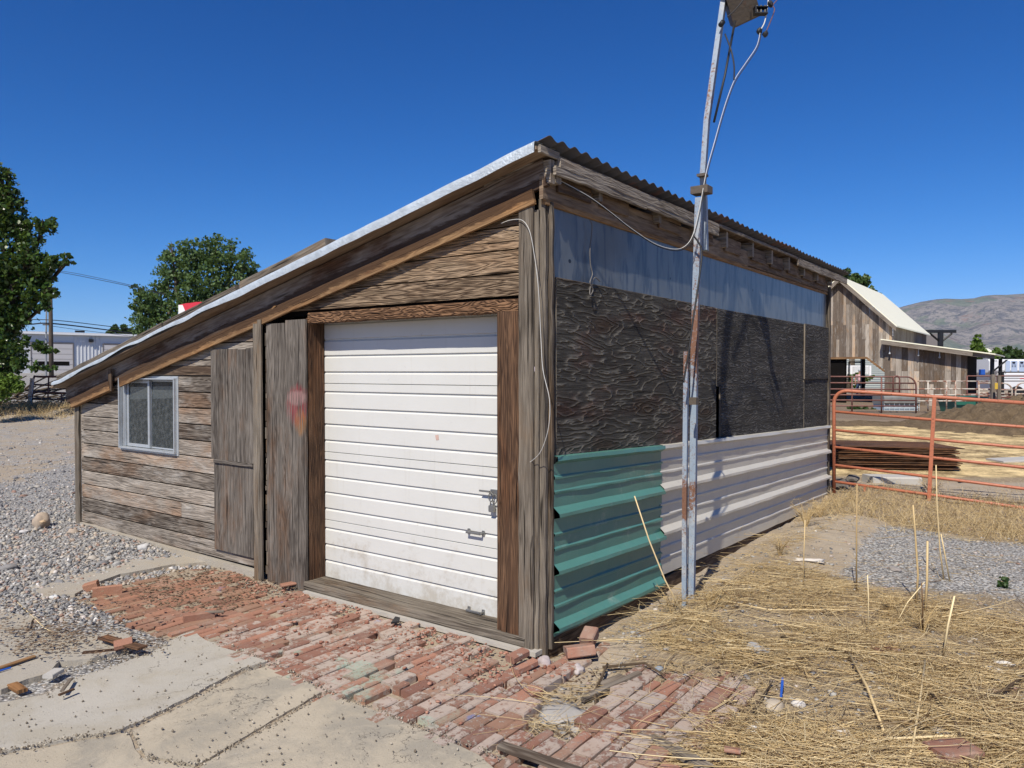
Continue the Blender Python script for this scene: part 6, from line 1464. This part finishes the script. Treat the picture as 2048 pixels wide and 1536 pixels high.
# individual stalks, sticks and stones that can be pointed at
def stalk(pix, d, r, lab, grp='upright dead stalks in the straw', mat='straw', cat='stalk', name='dry_stalk', tone=(.5, .3, .5)):
    base = GP(*pix[0]); d0 = (base - CAM).dot(FW); P = [DP(x, y, d0 + d * i / max(1, len(pix) - 1)) for i, (x, y) in enumerate(pix)]; P[0] = Vector((base.x, base.y, hgt(base.x, base.y) - .01))
    m_ = MB(); m_.tube(P, r, 6, tone, r2=r * .75); return solo(m_, name, M[mat], lab, cat, grp, True)
stalk([(1372, 1385 - 130), (1330, 1160), (1298, 1080), (1269, 992)], .1, .006, 'tall pale stalk leaning against the green metal sheet')
stalk([(1713, 1185), (1713, 1080), (1714, 968)], .0, .006, 'straight brown upright stalk nearest the gate post, thin and bare', tone=(.1, .75, .5))
stalk([(1606, 1190), (1608, 1100), (1610, 1040)], .0, .005, 'short upright stalk left of the straight brown one', tone=(.3, .6, .5))
stalk([(1832, 1212), (1836, 1150), (1830, 1060), (1826, 1010)], .0, .008, 'thick bent upright stalk, left one of the tall clump', tone=(.2, .65, .5))
stalk([(1850, 1235), (1854, 1160), (1855, 1082)], .0, .009, 'thick upright stalk with a cut pale top in the tall clump', tone=(.3, .5, .5))
stalk([(1888, 1165), (1880, 1100), (1874, 1010), (1872, 930)], .0, .006, 'tallest thin stalk of the clump, reaching up to the orange gate')
stalk([(1900, 1168), (1890, 1110), (1882, 1068)], .0, .006, 'short leaning stalk right beside the tallest one')
stalk([(1886, 1296 + 20), (1896, 1250), (1909, 1192)], .0, .007, 'pale leaning stalk in front of the grey gravel', tone=(.9, .2, .5))
stalk([(1736, 1276), (1737, 1200), (1735, 1150)], .0, .004, 'thin pale upright stalk in the middle of the straw', tone=(.9, .2, .5))
stalk([(1846, 1262), (1845, 1200), (1843, 1165)], .0, .005, 'dark twig standing in front of the tall clump', tone=(.0, 1, .5))
stalk([(1790, 1245), (1815, 1205), (1849, 1164)], .05, .004, 'thin pale stalk leaning right toward the tall clump', tone=(.9, .2, .5))
def lying(pix, r, lab, mat='straw', z=.02, tone=(.6, .2, .5), name='fallen_stalk', cat='stalk', grp='long fallen stalks lying on the straw', n=6):
    P = [GP(x, y, z) for x, y in pix]; P = [Vector((p.x, p.y, hgt(p.x, p.y) + z + r)) for p in P]; m_ = MB(); m_.tube(P, r, n, tone, r2=r * .7); return solo(m_, name, M[mat], lab, cat, grp, True)
lying([(1612, 1485), (1760, 1470), (1900, 1462), (2060, 1458)], .0075, 'longest pale fallen stalk running right from the white stones', tone=(.9, .1, .5), z=.035)
lying([(1735, 1492), (1860, 1475), (2000, 1455)], .008, 'pale fallen stalk crossing below the longest one', tone=(.8, .1, .5), z=.03)
lying([(1640, 1528), (1740, 1495), (1800, 1490), (1930, 1470), (2080, 1468)], .008, 'fallen stalk crossing at the bottom right', z=.02)
lying([(1698, 1312), (1735, 1380), (1768, 1455)], .009, 'thick tan stalk lying toward the camera', tone=(.3, .4, .5), z=.04)
lying([(1562, 1273), (1620, 1290), (1695, 1310)], .008, 'brown fallen stalk left of the thick tan one', mat='stickm', z=.03)
lying([(1508, 1330), (1560, 1320), (1630, 1317)], .007, 'short brown stick by the grey rubble lump', mat='stickm', z=.03)
lying([(1862, 1388), (1910, 1440), (1948, 1536)], .008, 'dark brown stick running to the bottom edge on the right', mat='stickm', z=.045)
lying([(1954, 1408), (2000, 1385), (2060, 1345)], .010, 'thick bark-covered stick at the right edge', mat='stickm', z=.03)
lying([(1425, 1215), (1540, 1228), (1700, 1220), (1800, 1222)], .004, 'thin golden stalk lying across behind the pole', z=.03)
lying([(1850, 1325), (1840, 1400), (1826, 1480), (1808, 1530)], .006, 'upright-looking grey stalk lying toward the camera right of centre', tone=(.5, .6, .5), z=.05)
lying([(1462, 1454), (1500, 1415), (1545, 1365)], .006, 'thin dark twig lying by the blue strip', mat='stickm', z=.02)
lying([(1180, 1424), (1193, 1390), (1190, 1365), (1205, 1340), (1215, 1322)], .011, 'crooked twig standing on the bricks by the grey plank', mat='stickm', z=.03)
lying([(1205, 1325), (1290, 1325), (1330, 1348)], .008, 'curved dark branch above the brick patch', mat='stickm', z=.03)
lying([(1330, 1385), (1400, 1388), (1510, 1390)], .005, 'straight pale stalk across the brick patch', z=.02)
lying([(35, 1205), (90, 1255), (150, 1280)], .004, 'thin curved pale stem on the rubble at the left', tone=(.9, .1, .5), z=.01)
def plank(pix0, pix1, w, t, lab, mat='plank', z=.0, tilt=0, tone=None, taper=1.0, jit=.006, name='loose_plank', cat='plank', vdir=None):
    a = GP(*pix0, z); b = GP(*pix1, z); a.z = hgt(a.x, a.y) + z; b.z = hgt(b.x, b.y) + z + tilt; u = (b - a); v = Z.cross(u).normalized()
    m_ = MB(); m_.bar(a - v * w / 2, u, v, u.normalized().cross(v), u.length, w, t, 10, jit, .003, tone, 0, taper); return solo(m_, name, M[mat], lab, cat)
plank((1000, 1478), (1175, 1537), .055, .022, 'curved grey-brown plank at the bottom edge on the bricks', z=.035, tone=(.25, .3, .5))
plank((1285, 1448), (1420, 1525), .07, .022, 'pointed grey plank lying across the lower bricks', z=.03, tone=(.6, .3, .5), taper=.9)
plank((1165, 1382), (1280, 1342), .035, .03, 'narrow dark-edged board beside the crooked twig', z=.015, tone=(.4, .3, .5))
plank((1205, 1355), (1250, 1342), .09, .02, 'short broken grey board end under the crooked twig', z=.03, tone=(.5, .3, .5))
plank((205, 1270), (285, 1292), .07, .012, 'rust-brown flat wood scrap on the rubble at the left', 'jamb', .06, tone=(.8, .9, .5))
plank((165, 1305), (232, 1298), .05, .02, 'dark wood scrap wedged under the rust-brown one', 'jamb', .015, tone=(.1, .1, .5))
plank((124, 1378), (142, 1352), .02, .008, 'thin dark grey slat on the concrete slab at the left', 'barnshade', .045, tone=(.0, .1, .5))
plank((118, 1386), (148, 1374), .018, .010, 'small brown stick of wood beside the dark slat', 'jamb', .045, tone=(.7, .5, .5))
plank((25, 1366), (45, 1380), .05, .02, 'orange-brown wood fragment at the left edge of the slab', 'trim', .02, tone=(.5, .9, .5))
plank((-30, 1340), (70, 1308), .03, .012, 'long tan splinter of wood at the left edge', 'trim', .04, tone=(.9, .5, .5))
plank((-30, 1346), (22, 1331), .012, .010, 'blue plastic strip at the left edge beside the tan splinter', 'bluething', .035, name='blue_strip', cat='strip')
plank((1562, 1388), (1565, 1355), .012, .006, 'narrow bright blue strip on the straw beside the bricks', 'bluething', .05, name='blue_strip', cat='strip')
plank((410, 1222), (448, 1220), .022, .014, 'short grey stick lying on the red bricks', 'barnshade', .048, tone=(.2, .2, .5), name='short_stick', cat='stick')
plank((95, 1352), (118, 1338), .06, .022, 'broken white tile fragment in the crack of the slabs', 'pc', .035, name='tile_fragment', cat='tile')
plank((820, 1255), (1000, 1270), .0, .0, 'x', ) if False else None
# loose bricks
def lbrick(px, py, L, W, T, ang, lab, z=.0, tilt=0, roll=0):
    c = GP(px, py, z); u = (RT * math.cos(ang) + FW * math.sin(ang) + Z * tilt).normalized(); v = Z.cross(u).normalized(); v = (v + Z * roll).normalized(); w_ = u.cross(v).normalized()
    m_ = MB(); m_.bar(c - u * L / 2 - v * W / 2, u, v, w_, L, W, T, 4, .008, .007, (random.uniform(.4, 1), .2, .1)); return solo(m_, 'loose_brick', M['brick'], lab, 'brick')
lbrick(185, 1180, .10, .085, .062, .3, 'broken red brick end at the left corner of the paving', .0, .25)
lbrick(215, 1192, .20, .035, .075, .45, 'dark brick standing on edge at the left corner of the paving', -.01)
lbrick(247, 1293, .10, .08, .035, .5, 'tilted red brick piece beside the rust-brown wood scrap', .03, .1, .15)
lbrick(398, 1246, .20, .05, .075, .5, 'brick on edge standing proud at the front of the paving', -.03)
lbrick(1036, 1318, .13, .07, .04, .8, 'pale broken brick leaning by the corner post', .015, .1)
lbrick(1052, 1340, .15, .045, .04, .75, 'second pale broken brick just below the leaning one', .0, .1)
lbrick(582, 1170, .16, .07, .02, .55, 'pale split brick slab at the foot of the plywood strip', .02, .05)
lbrick(1180, 1283, .11, .09, .07, 1.2, 'pale brick half stood up under the green sheet', .03, .4)
lbrick(1160, 1312, .17, .14, .06, .1, 'dusty pink slab of brick below the green sheet', .0, .1, -.25)
lbrick(1770, 1305, .15, .09, .03, .1, 'faded pink brick half buried in the straw', .005)
lbrick(1905, 1510, .2, .14, .04, .2, 'reddish flat brick at the bottom right under the stalks', .0)
lbrick(1465, 1505, .07, .04, .02, -.3, 'small dark red brick chip in the straw at the bottom', .015)
# rocks
def rk(px, py, r, col, lab, sq=(1, .8, .6), z=0, rough=.25, sub=3, nm='stone'):
    c = GP(px, py, z); c.z = (hgt(c.x, c.y) if z == 0 else z) + r * sq[2] * .5
    m_ = MB(); m_.rock(c, r, (.5, .5, .5), sq, sub, rough)
    key = 'rock_' + '_'.join('%02d' % int(q * 99) for q in col)
    if key not in M: M[key] = simple(key.replace('rock', 'stone_colour'), col, .88, 0, 14, .18, .4, .006)
    return solo(m_, nm, M[key], lab, 'stone', None, True)
rk(83, 1066, .095, (.40, .32, .24), 'tan boulder with a small stone on top in the left gravel', (.9, .8, 1.1))
rk(86, 1046, .03, (.50, .36, .22), 'small orange stone balanced on the tan boulder', (1.3, 1, .7), z=.13)
rk(287, 1108, .05, (.48, .47, .45), 'rounded pale grey stone beside the concrete apron', (1.1, .8, .7))
rk(48, 1080, .04, (.50, .48, .46), 'white stone left of the tan boulder', (1.1, .8, .6))
rk(18, 1152, .055, (.22, .21, .20), 'flat dark grey stone at the left edge', (1.3, .9, .6))
rk(108, 1196, .025, (.62, .62, .60), 'white chip on the rubble left of the bricks', (1.3, 1, .7))
rk(1511, 1452, .045, (.66, .64, .60), 'smooth oval white stone in the straw', (1.35, .95, .6), rough=.08)
rk(1549, 1408, .045, (.42, .36, .28), 'round tan stone behind the smooth white one', (1.3, 1, .7), rough=.12)
rk(1597, 1408, .032, (.55, .52, .48), 'small pale striped stone right of the tan one', (1.2, 1, .7), rough=.15)
rk(1518, 1438, .025, (.30, .31, .31), 'small grey stone just behind the smooth white one', (1.2, 1, .7))
rk(1680, 1462, .05, (.62, .59, .54), 'white angular stone beside a curled yellow leaf', (1.2, .9, .6))
rk(1740, 1497, .035, (.66, .65, .62), 'white chalky stone under the fallen stalks', (1.3, .8, .5))
rk(1880, 1458, .035, (.34, .34, .35), 'grey stone between the fallen stalks on the right', (1.2, .9, .6))
rk(1515, 1310, .06, (.33, .335, .34), 'crumbly grey rubble lump in the straw', (1.0, .7, .6), rough=.6)
rk(1206, 1448, .026, (.60, .57, .54), 'rounded pale pebble on the lower bricks', (1.1, 1, .8), rough=.1)
rk(1179, 1445, .018, (.62, .60, .57), 'smaller pebble left of the rounded one on the lower bricks', (1.2, .9, .7), rough=.1)
rk(1318, 1339, .025, (.25, .29, .33), 'blue-grey flat pebble on top of the brick patch', (1.3, .9, .5), rough=.1)
rk(1370, 1350, .02, (.62, .60, .55), 'small cream pebble on the brick patch', (1.4, .8, .5), rough=.1)
rk(1089, 1322, .05, (.40, .34, .33), 'pinkish stone at the foot of the corner post', (.9, .8, .9), z=.0, rough=.3)
rk(1985, 1408 - 70, .04, (.62, .60, .55), 'pale flat stone near the right edge', (1.5, .8, .4))
rk(2010, 1330, .035, (.60, .57, .52), 'white flat stone at the right edge of the straw', (1.5, .8, .4))
rk(1130, 1415, .13, (.36, .34, .31), 'white crumbling concrete chunk between the brick patches', (1.2, .9, .16), rough=.6, nm='concrete_chunk')
rk(1155, 1330, .05, (.45, .40, .38), 'grey-pink rubble stone beside the dusty slab', (1.1, .8, .6), rough=.4)
rk(1620, 1140, .07, (.60, .55, .48), 'pale crumpled scrap on the dirt right of the pole', (1.8, .7, .2), rough=.8)
rk(1790, 1143, .05, (.30, .27, .25), 'brown stone at the edge of the grey gravel', (1.4, .8, .4))
s_ = MB(); p = GP(782, 1248, .02); s_.prism([p, p + RT * .05 + FW * .02, p + RT * .045 + FW * .10, p + RT * .01 + FW * .12], (0, 0, .012)); solo(s_, 'black_scrap', M['rubber'], 'small black plastic scrap on the bricks before the door', 'scrap')
# low green weed
wd = cl([(2008, 1162, 10), (2002, 1166, 7), (2014, 1160, 7)], 5.9); o = leaves('green_weed', wd, 130, .030, M['leaf_far'], None, 10, .8); recenter(o); tag(o, 'small green weed on the grey gravel at the right', 'weed')

# ------------------------------------------------------------------ light, sky, camera
EL = R(49.0); SUNH = Vector((-.969, -.251, 0)).normalized(); sd = SUNH * math.cos(EL) + Z * math.sin(EL)
ld = bpy.data.lights.new('sun', 'SUN'); ld.energy = 4.7; ld.angle = R(.5); ld.color = (1.0, .93, .82)
so_ = bpy.data.objects.new('sun', ld); COL.objects.link(so_); so_.rotation_euler = (-sd).to_track_quat('-Z', 'Y').to_euler(); so_.location = (-5, -5, 12)
wd_ = bpy.data.worlds.new('World'); sc.world = wd_; wd_.use_nodes = True; nt = wd_.node_tree; nt.nodes.clear()
sk = nt.nodes.new('ShaderNodeTexSky'); sk.sky_type = 'NISHITA'; sk.sun_disc = False; sk.sun_elevation = EL; sk.sun_rotation = math.atan2(sd.x, sd.y); sk.altitude = 1400; sk.air_density = 1.0; sk.dust_density = .15; sk.ozone_density = 3.0
sp = nt.nodes.new('ShaderNodeSeparateColor'); cb_ = nt.nodes.new('ShaderNodeCombineColor'); nt.links.new(sk.outputs[0], sp.inputs[0])
for i_, (g_, k_) in enumerate(((2.15, 1.15), (1.27, .86), (1.08, 1.25))):      # clear, dry high-altitude air: deeper blue
    a = nt.nodes.new('ShaderNodeMath'); a.operation = 'MULTIPLY'; a.inputs[1].default_value = .095; b = nt.nodes.new('ShaderNodeMath'); b.operation = 'POWER'; b.inputs[1].default_value = g_
    c = nt.nodes.new('ShaderNodeMath'); c.operation = 'MULTIPLY'; c.inputs[1].default_value = k_ * 10
    nt.links.new(sp.outputs[i_], a.inputs[0]); nt.links.new(a.outputs[0], b.inputs[0]); nt.links.new(b.outputs[0], c.inputs[0]); nt.links.new(c.outputs[0], cb_.inputs[i_])
bg = nt.nodes.new('ShaderNodeBackground'); bg.inputs[1].default_value = .084; ow = nt.nodes.new('ShaderNodeOutputWorld')
nt.links.new(cb_.outputs[0], bg.inputs[0]); nt.links.new(bg.outputs[0], ow.inputs[0])
cd = bpy.data.cameras.new('camera'); cam = bpy.data.objects.new('camera', cd); COL.objects.link(cam); cam.location = CAM
cd.sensor_width = 36; cd.lens = f_ / 2048 * 36; cd.clip_end = 20000; cd.clip_start = .05
fwd = Vector((FX * math.cos(PITCH), FY * math.cos(PITCH), -math.sin(PITCH))); cam.rotation_euler = fwd.to_track_quat('-Z', 'Y').to_euler(); sc.camera = cam
sc.view_settings.view_transform = 'Standard'; sc.view_settings.look = 'None'; sc.view_settings.gamma = 1; sc.view_settings.exposure = 0.25

hz = bpy.data.meshes.new('haze'); bm = bmesh.new(); bmesh.ops.create_cube(bm, size=1); bm.to_mesh(hz); bm.free(); hzo = bpy.data.objects.new('haze', hz); COL.objects.link(hzo)
hzo.scale = (11400, 11400, 560); hzo.location = (0, 0, 280 - 5); tag(hzo, kind='stuff')
k = N('haze_air'); pv = k.n('VolumePrincipled'); pv.inputs['Color'].default_value = (.75, .86, 1.0, 1); pv.inputs['Density'].default_value = .00003; k.nt.links.new(pv.outputs[0], k.out.inputs['Volume']); hz.materials.append(k.mat)
